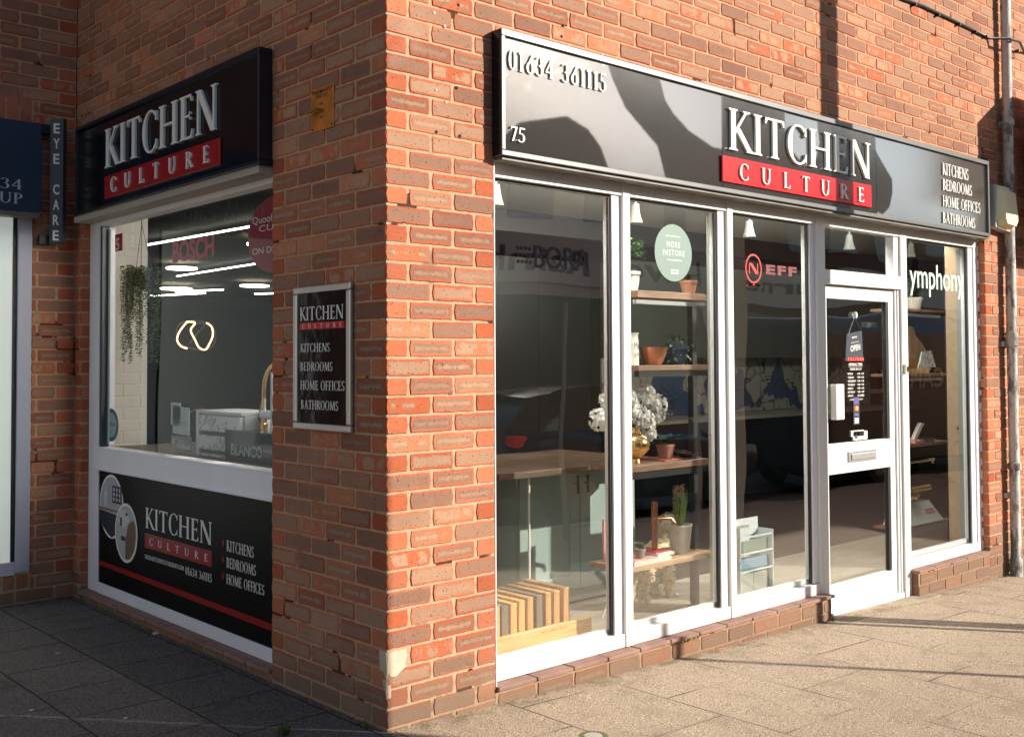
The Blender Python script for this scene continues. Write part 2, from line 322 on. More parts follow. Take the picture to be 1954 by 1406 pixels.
# ------------------------------------------------------------------ scene graph helpers
def tag(o, label=None, cat=None, group=None, kind=None):
    if label: o['label'] = label
    if cat: o['category'] = cat
    if group: o['group'] = group
    if kind: o['kind'] = kind
    return o
def thing(name, loc, label, cat, group=None):
    o = bpy.data.objects.new(name, None); C.objects.link(o); o.location = loc
    o.empty_display_size = .1
    return tag(o, label, cat, group)
def copy_tree(o, parent=None):
    c = o.copy(); C.objects.link(c)
    if parent: c.parent = parent; c.matrix_parent_inverse = o.matrix_parent_inverse.copy()
    for ch in [x for x in C.objects if x.parent == o]: copy_tree(ch, c)
    return c
class MB:
    def __init__(s): s.v = []; s.f = []; s.smooth = False
    def quad(s, a, b, c, d):
        n = len(s.v); s.v += [a, b, c, d]; s.f.append((n, n+1, n+2, n+3)); return s
    def box(s, x0, x1, y0, y1, z0, z1):
        n = len(s.v)
        s.v += [(x0, y0, z0), (x1, y0, z0), (x1, y1, z0), (x0, y1, z0), (x0, y0, z1), (x1, y0, z1), (x1, y1, z1), (x0, y1, z1)]
        s.f += [(n, n+3, n+2, n+1), (n+4, n+5, n+6, n+7), (n, n+1, n+5, n+4), (n+1, n+2, n+6, n+5), (n+2, n+3, n+7, n+6), (n+3, n, n+4, n+7)]
        return s
    def prism(s, pts, fn, d0, d1):
        """2-D outline through fn(u,v,d)"""
        n = len(s.v); k = len(pts)
        s.v += [tuple(fn(u, v, d0)) for u, v in pts] + [tuple(fn(u, v, d1)) for u, v in pts]
        s.f.append(tuple(range(n+k, n+2*k))); s.f.append(tuple(range(n+k-1, n-1, -1)))
        for i in range(k):
            j = (i+1) % k; s.f.append((n+i, n+j, n+k+j, n+k+i))
        return s
    def flat(s, pts, fn, d):
        n = len(s.v); s.v += [tuple(fn(u, v, d)) for u, v in pts]; s.f.append(tuple(range(n, n+len(pts)))); return s
    def lathe(s, prof, c, seg=28, sx=1.0, sy=1.0):
        n = len(s.v); k = len(prof)
        for i in range(seg):
            a = 2*math.pi*i/seg
            for r, z in prof: s.v.append((c[0]+r*sx*math.cos(a), c[1]+r*sy*math.sin(a), c[2]+z))
        for i in range(seg):
            j = (i+1) % seg
            for q in range(k-1): s.f.append((n+i*k+q, n+j*k+q, n+j*k+q+1, n+i*k+q+1))
        s.smooth = True; return s
    def tube(s, path, r, seg=10, closed=False):
        path = [Vector(p) for p in path]; n = len(s.v); m = len(path)
        rr = r if isinstance(r, (list, tuple)) else [r]*m
        ref = None
        for i, p in enumerate(path):
            if closed: t = path[(i+1) % m]-path[i-1]
            else: t = path[min(i+1, m-1)]-path[max(i-1, 0)]
            t.normalize()
            if ref is None: ref = t.orthogonal()
            a = (ref - t*ref.dot(t)); a = a.normalized() if a.length > 1e-6 else t.orthogonal().normalized(); ref = a
            b = t.cross(a)
            for q in range(seg):
                an = 2*math.pi*q/seg; s.v.append(tuple(p + (a*math.cos(an)+b*math.sin(an))*rr[i]))
        for i in range(m if closed else m-1):
            i2 = (i+1) % m
            for q in range(seg):
                q2 = (q+1) % seg; s.f.append((n+i*seg+q, n+i*seg+q2, n+i2*seg+q2, n+i2*seg+q))
        if not closed:
            s.f.append(tuple(n+q for q in range(seg))[::-1]); s.f.append(tuple(n+(m-1)*seg+q for q in range(seg)))
        s.smooth = True; return s
    def leaf(s, base, d, nrm, ln, wd, curl=.25):
        base, d, nrm = Vector(base), Vector(d).normalized(), Vector(nrm)
        sd = d.cross(nrm)
        sd = sd.normalized() if sd.length > 1e-5 else d.orthogonal().normalized()
        up_ = sd.cross(d)
        n = len(s.v)
        ts = [0, .3, .65, 1.0]; ws = [.06, 1.0, .8, .02]
        for t, q in zip(ts, ws):
            c = base + d*ln*t - up_*curl*ln*t*t
            s.v += [tuple(c - sd*wd*.5*q + up_*wd*.12*q), tuple(c), tuple(c + sd*wd*.5*q + up_*wd*.12*q)]
        for i in range(3):
            a = n+3*i; s.f += [(a, a+1, a+4, a+3), (a+1, a+2, a+5, a+4)]
        return s
    def merge(s, o): 
        n = len(s.v); s.v += o.v; s.f += [tuple(i+n for i in f) for f in o.f]; return s
    def build(s, name, m, parent=None, label=None, cat=None, group=None, kind=None, bevel=0.0, smooth=None, loc=None):
        me = bpy.data.meshes.new(name)
        vs = s.v
        if parent is None:
            if loc is None:
                xs = [p[0] for p in vs]; ys = [p[1] for p in vs]; zs = [p[2] for p in vs]
                loc = ((min(xs)+max(xs))/2, (min(ys)+max(ys))/2, min(zs))
                if kind == 'structure': loc = (0, 0, 0)
            vs = [(p[0]-loc[0], p[1]-loc[1], p[2]-loc[2]) for p in vs]
        me.from_pydata(vs, [], s.f); me.update()
        if s.smooth if smooth is None else smooth:
            me.polygons.foreach_set('use_smooth', [True]*len(me.polygons))
            try: me.set_sharp_from_angle(angle=R(42))
            except Exception: pass
        me.materials.append(m)
        o = bpy.data.objects.new(name, me); C.objects.link(o)
        if parent is not None:
            o.parent = parent
            root = parent; off = Vector((0, 0, 0))
            if parent.parent is None: off = Vector(parent.location)
            o.matrix_parent_inverse = Matrix.Translation(-off)
        else: o.location = loc
        tag(o, label, cat, group, kind)
        if bevel:
            b = o.modifiers.new('bevel', 'BEVEL'); b.width = bevel; b.segments = 2; b.limit_method = 'ANGLE'; b.angle_limit = R(40)
        return o
def at(px, py, axis, val):
    """point where the surveyed sight line (photo pixel) meets a plane at its real distance"""
    d = fw + rt*((px-CX)/F_PX) + up*(-(py-CY)/F_PX)
    t = (val-CAM['xyz'.index(axis)])/d['xyz'.index(axis)]
    return CAM + d*t
FR = lambda y0: (lambda u, v, d: (u, y0-d, v))            # front plane: u = X, v = Z, d towards the street
SD = lambda x0, y0=0.0: (lambda u, v, d: (x0-d, y0-u, v)) # side plane facing -X, u runs left to right (decreasing Y)

# ------------------------------------------------------------------ lettering
def arc(cx, cy, rx, ry, a0, a1, tk, tn, n=14):
    """stroke of an ellipse: thick tk at the sides, thin tn at top and bottom"""
    out = []
    for i in range(n):
        A = R(a0+(a1-a0)*i/n); B = R(a0+(a1-a0)*(i+1)/n)
        def p(a, o):
            t = tn + (tk-tn)*abs(math.cos(a))**1.5
            k = t*o
            return (cx+(rx-k)*math.cos(a), cy+(ry-(tn if True else 0)*o*1.0)*math.sin(a))
        out.append([p(A, 0), p(B, 0), p(B, 1), p(A, 1)])
    return out
def seg(x0, y0, x1, y1, w):
    """stroke with horizontal width w"""
    return [[(x0-w/2, y0), (x0+w/2, y0), (x1+w/2, y1), (x1-w/2, y1)]]
def bar(x0, x1, y, t): return [[(x0, y-t/2), (x1, y-t/2), (x1, y+t/2), (x0, y+t/2)]]
TK, TN, SF, SO = .125, .055, .035, .055
def srf(x, y, w, up_=False, so=SO):
    h = SF
    if up_: return [[(x-w/2-so, y), (x+w/2+so, y), (x+w/2+so, y-h*.6), (x+w/2, y-h*1.7), (x-w/2, y-h*1.7), (x-w/2-so, y-h*.6)][::-1]]
    return [[(x-w/2-so, y), (x+w/2+so, y), (x+w/2+so, y+h*.6), (x+w/2, y+h*1.7), (x-w/2, y+h*1.7), (x-w/2-so, y+h*.6)]]
def stem(x, w=TK, y0=0, y1=1): return seg(x, y0, x, y1, w) + srf(x, y0, w) + srf(x, y1, w, True)
GL = {
 'K': (.62, stem(.13) + seg(.17, .42, .50, 1, .06) + srf(.50, 1, .06, True, .07) + seg(.25, .55, .60, 0, .14) + srf(.60, 0, .10)),
 'I': (.26, stem(.13)),
 'T': (.60, seg(.30, 0, .30, .97, TK) + srf(.30, 0, TK) + bar(.02, .58, .973, .052) + [[(.02, 1), (.02, .84), (.05, .84), (.085, .955)], [(.58, 1), (.515, .955), (.55, .84), (.58, .84)]]),
 'C': (.62, arc(.36, .5, .34, .52, 48, 312, .135, .05, 20) + [[(.60, .96), (.575, .96), (.545, .75), (.60, .72)], [(.60, .04), (.60, .28), (.575, .28), (.545, .15)]]),
 'H': (.74, stem(.13) + stem(.61) + bar(.15, .60, .52, TN)),
 'E': (.50, stem(.13) + bar(.15, .45, .973, .052) + bar(.15, .40, .52, .05) + bar(.15, .47, .027, .052) + [[(.45, 1), (.40, .955), (.425, .84), (.45, .84)], [(.40, .61), (.375, .61), (.365, .52), (.365, .52), (.375, .43), (.40, .43)], [(.49, .20), (.465, .20), (.41, .04), (.47, 0)]]),
 'N': (.76, stem(.11, .06) + seg(.13, 1, .64, 0, .155) + [[(.05, 1), (.12, 1), (.12, .96), (.05, .97)]] + seg(.66, 0, .66, 1, .06) + srf(.66, 1, .06, True, .07)),
 'U': (.68, seg(.13, .35, .13, 1, TK) + srf(.13, 1, TK, True) + seg(.57, .35, .57, 1, .06) + srf(.57, 1, .06, True, .07) + arc(.335, .36, .267, .38, 180, 360, .11, .055, 12)),
 'L': (.50, stem(.13) + bar(.15, .48, .027, .052) + [[(.50, .22), (.475, .22), (.42, .04), (.48, 0)]]),
 'R': (.62, stem(.13) + arc(.20, .755, .32, .245, -90, 90, .13, .05, 10) + seg(.30, .52, .58, 0, .135) + srf(.60, 0, .08)),
 'S': (.46, arc(.23, .745, .19, .265, 25, 275, .10, .05, 14) + arc(.23, .255, .20, .265, -155, 95, .11, .05, 14) + [[(.41, .97), (.385, .97), (.37, .84), (.41, .80)], [(.03, .03), (.055, .03), (.07, .16), (.03, .20)]]),
 'B': (.54, stem(.13) + arc(.20, .76, .24, .24, -90, 90, .12, .05, 10) + arc(.20, .265, .30, .265, -90, 90, .13, .05, 10)),
 'D': (.70, stem(.13) + arc(.20, .5, .45, .5, -90, 90, .135, .052, 16)),
 'O': (.74, arc(.37, .5, .35, .52, 0, 360, .13, .05, 26)),
 'M': (.90, seg(.10, 0, .17, 1, .055) + srf(.10, 0, .05) + seg(.16, 1, .45, .04, .13) + seg(.44, .04, .72, 1, .06) + seg(.73, 1, .79, 0, TK) + srf(.79, 0, TK)),
 'F': (.46, stem(.13) + bar(.15, .44, .973, .052) + bar(.15, .38, .50, .05) + [[(.44, 1), (.39, .955), (.415, .84), (.44, .84)], [(.38, .59), (.355, .59), (.345, .50), (.345, .50), (.355, .41), (.38, .41)]]),
 'A': (.70, seg(.08, 0, .36, 1, .055) + srf(.08, 0, .05) + seg(.34, 1, .61, 0, .13) + srf(.61, 0, .12) + bar(.18, .50, .36, .05)),
 'P': (.54, stem(.13) + arc(.20, .735, .30, .265, -90, 90, .13, .05, 10)),
 'G': (.70, arc(.38, .5, .35, .52, 48, 330, .13, .05, 20) + seg(.62, .05, .62, .45, TK) + srf(.62, .45, TK, True) + [[(.62, .96), (.595, .96), (.565, .75), (.62, .72)]]),
 'Y': (.62, seg(.31, 0, .31, .45, TK) + srf(.31, 0, TK) + seg(.31, .42, .08, 1, .13) + srf(.08, 1, .1, True) + seg(.31, .42, .54, 1, .055) + srf(.54, 1, .05, True)),
 '0': (.50, arc(.25, .5, .22, .51, 0, 360, .125, .05, 24)),
 '1': (.32, stem(.17) + [[(.02, .86), (.11, .90), (.11, .98), (.02, .90)]]),
 '2': (.50, arc(.24, .74, .20, .27, -20, 165, .12, .05, 12) + seg(.43, .70, .08, .04, .09) + bar(.04, .46, .04, .08)),
 '3': (.46, arc(.20, .75, .20, .26, -95, 150, .12, .05, 12) + arc(.19, .27, .24, .28, -150, 95, .125, .05, 12)),
 '4': (.50, seg(.36, 0, .36, 1, .115) + srf(.36, 0, .10) + seg(.04, .30, .36, 1, .06) + bar(.02, .48, .30, .055)),
 '5': (.46, bar(.12, .43, .955, .09) + seg(.10, .56, .13, 1, .055) + arc(.18, .30, .25, .31, -145, 115, .125, .05, 14)),
 '6': (.50, arc(.25, .30, .22, .31, 0, 360, .12, .05, 18) + seg(.075, .32, .40, 1.0, .075)),
 '7': (.46, bar(.04, .44, .955, .08) + seg(.16, 0, .40, .96, .09) + [[(.04, .995), (.04, .80), (.065, .80), (.10, .92)]]),
 '@': (.80, arc(.40, .45, .36, .5, -60, 270, .06, .05, 20) + arc(.40, .45, .16, .22, 0, 360, .06, .05, 14) + seg(.56, .30, .58, .66, .05)),
 '.': (.16, bar(.04, .12, .05, .10)), ' ': (.30, []),
}
def serif(mb, text, fn, u0, u1, v0, v1, d0=0.0, d1=.001, track=.07):
    """set text into the rectangle; every stroke sits a hair deeper so no faces coincide"""
    wd = sum(GL[c][0] for c in text) + track*(len(text)-1); x = 0.0; k = (u1-u0)/wd
    for c in text:
        gw, polys = GL[c]
        for i, pl in enumerate(polys):
            pts = [(u0+(x+a)*k, v0+b*(v1-v0)) for a, b in pl]
            ar = sum(pts[j][0]*pts[(j+1) % len(pts)][1]-pts[(j+1) % len(pts)][0]*pts[j][1] for j in range(len(pts)))
            if ar < 0: pts = pts[::-1]
            mb.prism(pts, fn, d0, d1 + (i % 9)*.00006)
        x += gw + track
    return mb
def sans(mb, text, fn, u0, u1, v0, v1, d=.001, off=0.0, space=1.0, shear=0.0):
    cu = bpy.data.curves.new('t', 'FONT'); cu.body = text; cu.size = 1.0; cu.offset = off; cu.space_character = space; cu.shear = shear
    cu.resolution_u = 4
    ob = bpy.data.objects.new('t', cu); me = bpy.data.meshes.new_from_object(ob)
    xs = [v.co.x for v in me.vertices]; ys = [v.co.y for v in me.vertices]
    if xs:
        a, b, c, e = min(xs), max(xs), min(ys), max(ys); n = len(mb.v)
        for v in me.vertices:
            mb.v.append(tuple(fn(u0+(v.co.x-a)/(b-a)*(u1-u0), v0+(v.co.y-c)/(e-c)*(v1-v0), d)))
        for p in me.polygons: mb.f.append(tuple(n+i for i in p.vertices))
    bpy.data.objects.remove(ob); bpy.data.curves.remove(cu); bpy.data.meshes.remove(me)
    return mb
def ell(cu, cv, ru, rv, n=36, a0=0, a1=360):
    return [(cu+ru*math.cos(R(a0+(a1-a0)*i/n)), cv+rv*math.sin(R(a0+(a1-a0)*i/n))) for i in range(n)]
def rect(u0, u1, v0, v1): return [(u0, v0), (u1, v0), (u1, v1), (u0, v1)]

# ------------------------------------------------------------------ brickwork
class Bricks:
    """individually laid bricks of one wall face, one mesh"""
    def __init__(s, fn): s.fn = fn; s.v = []; s.f = []; s.lo = []; s.hi = []; s.r = []; s.k = []
    def brick(s, u0, u1, v0, v1, header=False, trim0=0.0, trim1=0.0, rnd=None):
        L_, H_ = u1-u0, v1-v0
        if L_ < .02 or H_ < .015: return
        rn = random.Random(int(u0*7919+v0*104729)+len(s.v))
        rr = rnd or (rn.random(), rn.random(), rn.random())
        nu = max(3, int(L_/.022)); nv = max(3, int(H_/.02))
        out = []
        cr = .0035 + rn.random()*.003
        j = lambda a: (rn.random()-.5)*2*a
        for i in range(nu): out.append((u0+cr+(L_-2*cr)*i/(nu-1), v0+j(.0014)))
        for i in range(1, nv-1): out.append((u1+j(.0011), v0+H_*i/(nv-1)))
        for i in range(nu): out.append((u1-cr-(L_-2*cr)*i/(nu-1), v1+j(.0014)))
        for i in range(1, nv-1): out.append((u0+j(.0011), v1-H_*i/(nv-1)))
        dz = j(.0012); tu, tv = j(.006), j(.012)
        cu, cv = (u0+u1)/2, (v0+v1)/2
        m = len(out); n = len(s.v); ch = .0022
        for ring, (sh, d) in enumerate(((0, -.013), (0, dz-.0025), (ch, dz))):
            for a, b in out:
                aa = cu+(a-cu)*(1-2*sh/L_); bb = cv+(b-cv)*(1-2*sh/H_)
                e = d + ((aa-cu)*tu + (bb-cv)*tv if ring else 0) + (j(.0005) if ring else 0)
                s.v.append(tuple(s.fn(aa, bb, e)))
                s.lo.append((aa-u0, bb-v0)); s.hi.append((u1-aa, v1-bb)); s.r.append(rr); s.k.append(1.0 if header else 0.0)
        for ring in (0, 1):
            for i in range(m):
                i2 = (i+1) % m; s.f.append((n+ring*m+i, n+ring*m+i2, n+(ring+1)*m+i2, n+(ring+1)*m+i))
        s.f.append(tuple(n+2*m+i for i in range(m)))
    def build(s, name, parent, label=None):
        me = bpy.data.meshes.new(name); me.from_pydata(s.v, [], s.f); me.update()
        for nm, dat in (('lo', s.lo), ('hi', s.hi)):
            uvl = me.uv_layers.new(name=nm); buf = []
            for lp in me.loops: buf += dat[lp.vertex_index]
            uvl.data.foreach_set('uv', buf)
        a = me.attributes.new('rnd', 'FLOAT_VECTOR', 'POINT'); a.data.foreach_set('vector', [x for t in s.r for x in t])
        a = me.attributes.new('kind', 'FLOAT', 'POINT'); a.data.foreach_set('value', s.k)
        me.materials.append(BR); o = bpy.data.objects.new(name, me); C.objects.link(o)
        o.parent = parent; o.matrix_parent_inverse = Matrix.Translation(-Vector(parent.location) if parent.parent is None else Vector((0, 0, 0)))
        if label: o['label'] = label
        return o
ZK = lambda k: .075*k       # bed joint heights: course k spans ZK(k)+.005 .. ZK(k+1)-.005
def lay(B, k0, k1, spans, par=0, head0=None, head1=None, skip=None):
    """stretcher bond on the 112.5 mm grid; spans(k) gives [(u0,u1),...] to be filled"""
    for k in range(k0, k1):
        v0, v1 = ZK(k)+.005, ZK(k+1)-.005
        for (a, b) in spans(k):
            # perpends sit at odd or even multiples of .1125
            q = math.floor(a/.1125)-2
            if (q+k+par) % 2: q += 1
            x = q*.1125
            while x < b:
                u0, u1 = max(a, x), min(b, x+.215)
                if u1-u0 > .02:
                    hd = (u1-u0) < .135
                    if not (skip and skip(u0, u1, k)): B.brick(u0, u1, v0, v1, hd)
                x += .225

DEEP = 3.33
shop = thing('corner_shop', (0, 0, -.05), 'red brick corner shop with white framed windows and a brick pier at its corner', 'shop')
# front wall, x from 0; course 0 begins at z=0 (joint 37 of the survey); k odd/even chosen so course just under joint 36 etc. match
OPX0, OPX1, OPZ = .5525, 5.175, 2.33
def front_spans(k):
    if ZK(k+1) > 2.325: return [(0.0, 9.6)]
    s_ = [(0.0, OPX0)]
    s_.append((OPX1, 9.6))
    if k < 0: s_ = [(0.0, OPX0), (OPX1, 9.6)]
    return s_
B = Bricks(FR(0.0))
def fskip(u0, u1, k):   # mortar-patched chip at the corner
    return u0 < .01 and k == 4
lay(B, -3, 58, front_spans, par=0, skip=lambda u0, u1, k: (u0 < .01 and k in (3,)) )
B.build('front_wall', shop)
# low plinth walls under the windows
for (a, b, par, zt) in ((OPX0+.003, 3.115, 0, .03), (4.14, OPX1-.003, 0, .03)):
    B = Bricks(FR(-.002))
    for k in range(-3, 0):
        v0, v1 = ZK(k)+.005+.022, ZK(k+1)-.005+.022
        q = math.floor(a/.1125)-2
        if (q+k) % 2: q += 1
        x = q*.1125
        while x < b:
            u0, u1 = max(a, x), min(b, x+.215)
            if u1-u0 > .02: B.brick(u0, u1, v0, v1, False)
            x += .225
    B.build('plinth_wall', shop, 'low dark red brick plinth under the shop windows')
# side wall (u = Y)
SY = lambda u, v, d: (-d, u, v)
B = Bricks(SY)
def side_spans(k):
    if ZK(k+1) > 2.325: return [(.0025, DEEP-.004)]
    return [(.0025, .890), (3.225, DEEP-.004)]
lay(B, -2, 58, side_spans, par=1)
B.build('side_wall', shop)
B = Bricks(lambda u, v, d: (.048+d*0-.048-d, u, v))
B2 = Bricks(lambda u, v, d: (.004-d, u, v))
for k in range(-2, 0):
    q = 7
    x = (q+(k % 2))*.1125
    while x < 3.22:
        u0, u1 = max(.893, x), min(3.222, x+.215)
        if u1-u0 > .02: B2.brick(u0, u1, ZK(k)+.027, ZK(k+1)+.017, False)
        x += .225
B2.build('plinth_wall', shop, 'low brick plinth under the shaded side window')
# reveals
B = Bricks(lambda u, v, d: (OPX1-d, u, v))
for k in range(0, 31): B.brick(.004, .10 if k % 2 else .10, ZK(k)+.005, ZK(k+1)-.005, True)
B.build('window_reveal', shop)
B = Bricks(lambda u, v, d: (u, 3.225-d, v))
for k in range(0, 31): B.brick(.004, .10, ZK(k)+.005, ZK(k+1)-.005, True)
B.build('window_reveal', shop)
B = Bricks(lambda u, v, d: (4.14-d, u, v))
for k in range(-3, 0): B.brick(.002, .12, ZK(k)+.027, ZK(k+1)+.017, True)
B.build('plinth_end', shop)
# mortar body of the walls
RC = .0035
mb = MB()
mb.box(RC, OPX0-RC, RC, .886, -.35, 2.325)                                 # pier core
mb.box(OPX1+RC, 9.6, RC, .30, -.45, 2.325)
mb.box(RC, 9.6, RC+.0001, .30, 2.325, 4.35)
mb.box(RC+.0001, .30, .30, DEEP-.004, 2.3251, 4.35)
mb.box(RC, .10, 3.225+RC, DEEP+.2, -.3, 2.325)
mb.build('mortar', MO, shop)
mb = MB(); mb.box(OPX0-.004, 3.112, .0015, .19, -.4, .030); mb.box(4.1435, OPX1+.004, .0015, .19, -.4, .030)
mb.box(.0078, .19, .886, 3.23, -.35, .029); mb.build('mortar', MO, shop)
mb = MB(); mb.box(0.002, 9.6, .0, 14, 4.36, 7.2); mb.box(9.61, 10.62, .0, .12, -.5, 4.35); mb.box(10.63, 22, .0, 14, -.5, 7.2)
mb.build('upper_wall', mat('plain_brick', (.30, .13, .075), .9, bump=.003, bscale=60, var=.2), shop)
# clay tile sills
mb = MB(); x = OPX0+.002; i = 0
while x < 3.12:
    e = min(x+.214, 3.125); t = random.uniform(-.0015, .0015); mb.box(x, e, -.016+t, .10, .031+t*.5, .049+t); x += .222
mb.build('window_sill', TILEC, shop, bevel=.003); mb = MB()
x = 4.13
while x < 5.17:
    e = min(x+.214, OPX1-.002); t = random.uniform(-.0015, .0015); mb.box(x, e, -.016+t, .10, .031+t*.5, .047+t); x += .222
mb.build('window_sill', TILEC, shop, bevel=.003)
mb = MB(); y = .892
while y < 3.22:
    e = min(y+.214, 3.222); t = random.uniform(-.0015, .0015); mb.box(-.014+t, .10, y, e, .029, .047+t); y += .222
mb.build('window_sill', TILEC, shop, bevel=.003)
# pale mortar repair at the corner
PATCH = mat('repair_mortar', (.55, .47, .35), .9, bump=.002, bscale=60, var=.15, vscale=12)
mb = MB()
def shard(pts, fn, d): mb.prism(pts, fn, -.02, d)
shard([(0.0002, .232), (.006, .292), (.088, .296), (.094, .262), (.082, .236), (.094, .228), (.055, .205), (.028, .188), (.014, .150), (.004, .118)], FR(0.0), .0012)
mb.prism([(.0002, .118), (.012, .15), (.045, .215), (.048, .30), (.0002, .292)][::-1], SY, -.02, .0012)
mb.build('mortar_patch', PATCH, shop)
# old wall plugs and screw holes
PL = [(829, 25), (849, 50), (833, 172), (852, 195), (833, 252), (878, 260), (875, 10), (872, 168), (1075, 50), (1072, 70)]
for i, (a, b) in enumerate(PL):
    p = at(a, b, 'y', -.002); mb = MB()
    mb.prism(ell(p.x, p.z, .0065, .0065, 12), FR(0), -.004, .0022)
    o = mb.build('wall_plug', mat('plug_grey', (.35, .32, .30), .6) if i < 4 else mat('hole', (.012, .01, .009), .9), shop)

# ------------------------------------------------------------------ front window wall
YF = .05
def bx(*a): return MB().box(*a)
fr = MB()
fr.box(OPX0+.001, 1.405, YF, .115, .050, .112); fr.box(1.457, 2.226, YF, .115, .050, .112); fr.box(2.274, 3.080, YF, .115, .048, .108)
fr.box(4.142, OPX1-.004, YF, .115, .048, .105)
fr.box(OPX0+.001, 1.405, YF, .115, 2.205, 2.34); fr.box(1.457, 2.226, YF, .115, 2.205, 2.34); fr.box(2.274, 3.080, YF, .115, 2.205, 2.34)
fr.box(4.142, OPX1-.004, YF, .115, 2.205, 2.34); fr.box(3.172, 4.065, YF, .115, 2.205, 2.34)
posts = MB()
posts.box(1.406, 1.456, YF-.006, .13, .050, 2.34); posts.box(2.227, 2.273, YF-.006, .13, .050, 2.34)
posts.box(3.081, 3.171, YF-.004, .13, -.125, 2.34); posts.box(4.066, 4.141, YF-.004, .13, -.135, 2.34)
wf = fr.merge(posts).build('window_frame', FRAME, shop, bevel=.002)
st = MB()   # inner sash stiles, set back
for a, b in ((1.345, 1.405), (2.165, 2.226), (3.030, 3.080), (5.045, 5.110)):
    MB().box(a, b, YF+.012, .12, .113 if a < 3.5 else .106, 2.204).build('sash', FRAMES, wf, bevel=.0015)
MB().box(OPX0+.001, OPX0+.03, YF+.003, .12, .113, 2.204).build('sash', FRAMES, wf, bevel=.0015)
st.box(5.111, OPX1-.004, YF+.002, .13, .049, 2.204)
for a, b in ((.59, 1.345), (1.457, 2.165), (2.274, 3.030), (4.142, 5.045)):
    MB().box(a, b, .095, .125, .113, .138).build('sash', FRAMES, wf, bevel=.0015)
st.build('sash', FRAMES, wf, bevel=.0015)
for e, a, b in ((1.345, .59, 1.333), (2.165, 1.457, 2.153), (3.030, 2.274, 3.018), (5.045, 4.142, 5.033)):
    MB().box(e-.012, e-.0005, YF+.022, .0875, .1135, 2.203).box(a, b, YF+.024, .0875, 2.192, 2.203).build('gasket', GASKET, wf)
for a, b_ in ((1167, 600), (1361, 600), (1542, 600), (1836, 600)):
    a = at(a, b_, 'y', .128).x; MB().box(a, a+.040, .128, .17, .10, 2.2).build('inner_frame', mat('inner_frame_grey', (.27, .29, .265), .5), wf, bevel=.002)
GY = .088
for a, b in ((.57, 1.345), (1.457, 2.165), (2.274, 3.030), (4.142, 5.045)):
    MB().quad((a, GY, .105), (b, GY, .105), (b, GY, 2.21), (a, GY, 2.21)).build('window_pane', GLASS, wf)
MB().quad((3.172, GY, 1.93), (4.0, GY, 1.93), (4.0, GY, 2.21), (3.172, GY, 2.21)).build('window_pane', GLASS, wf)
MB().box(4.0, 4.065, YF+.012, .12, 1.95, 2.204).build('sash', FRAMES, wf, bevel=.0015)
bx(3.172, 4.065, YF-.002, .13, 1.862, 1.946).build('transom', FRAME, shop, bevel=.002)
# sealant bead
mb = MB()
z = .05
while z < 2.27:
    mb.box(OPX1-.0045, OPX1+.0002, YF-.004-random.uniform(0, .004), YF+.02, z, z+random.uniform(.03, .09)); z += .1
mb.box(OPX0-.0006, OPX0+.004, .0005, YF+.01, .05, 2.27)
mb.build('sealant', WHITE, shop)
# door
door = MB()
door.box(3.176, 3.236, .082, .125, -.085, 1.852); door.box(3.958, 4.022, .082, .125, -.085, 1.852)
door.box(3.237, 3.957, .082, .125, 1.778, 1.852); door.box(3.237, 3.957, .082, .125, .722, .902); door.box(3.237, 3.957, .082, .125, -.085, .062)
dr = door.build('shop_door', FRAME, shop, bevel=.002)
MB().quad((3.236, .10, .06), (3.958, .10, .06), (3.958, .10, .722), (3.236, .10, .722)).build('door_pane', GLASS, dr)
MB().quad((3.236, .10, .90), (3.958, .10, .90), (3.958, .10, 1.78), (3.236, .10, 1.78)).build('door_pane', GLASS, dr)
MB().box(3.937, 3.9575, .088, .118, .9025, 1.7775).box(3.937, 3.9575, .088, .118, .0625, .7215).build('gasket', GASKET, dr)
MB().box(3.262, 3.352, .040, .080, 1.050, 1.262).build('door_handle', FRAME, dr, bevel=.004)
lb = MB().box(3.447, 3.772, .074, .081, .782, .850).build('letterbox', ALU, dr, bevel=.003)
MB().box(3.475, 3.755, .068, .0735, .797, .832).build('letterbox_flap', mat('pale_aluminium', (.55, .55, .54), .3, metal=.5), lb, bevel=.002)
MB().box(4.024, 4.040, .070, .13, -.11, 1.858).box(4.044, 4.0645, .062, .13, -.11, 1.858).build('door_jamb', FRAMES, shop, bevel=.003)
MB().box(3.172, 4.065, .055, .16, -.13, -.088).build('threshold', FRAME, shop, bevel=.003)
MB().box(3.05, 4.3, -.075, .06, -.16, -.118).build('door_step', mat('step_concrete', (.36, .31, .22), .95, bump=.004, bscale=60, var=.35, vscale=9), shop, bevel=.008)
MB().box(4.078, 4.112, .030, .0455, 1.318, 1.378).build('lock_box', mat('cream_lock', (.70, .66, .50), .4), shop, bevel=.003)
MB().box(4.090, 4.104, .0265, .0298, 1.330, 1.362).build('lock_slot', GASKET, shop)

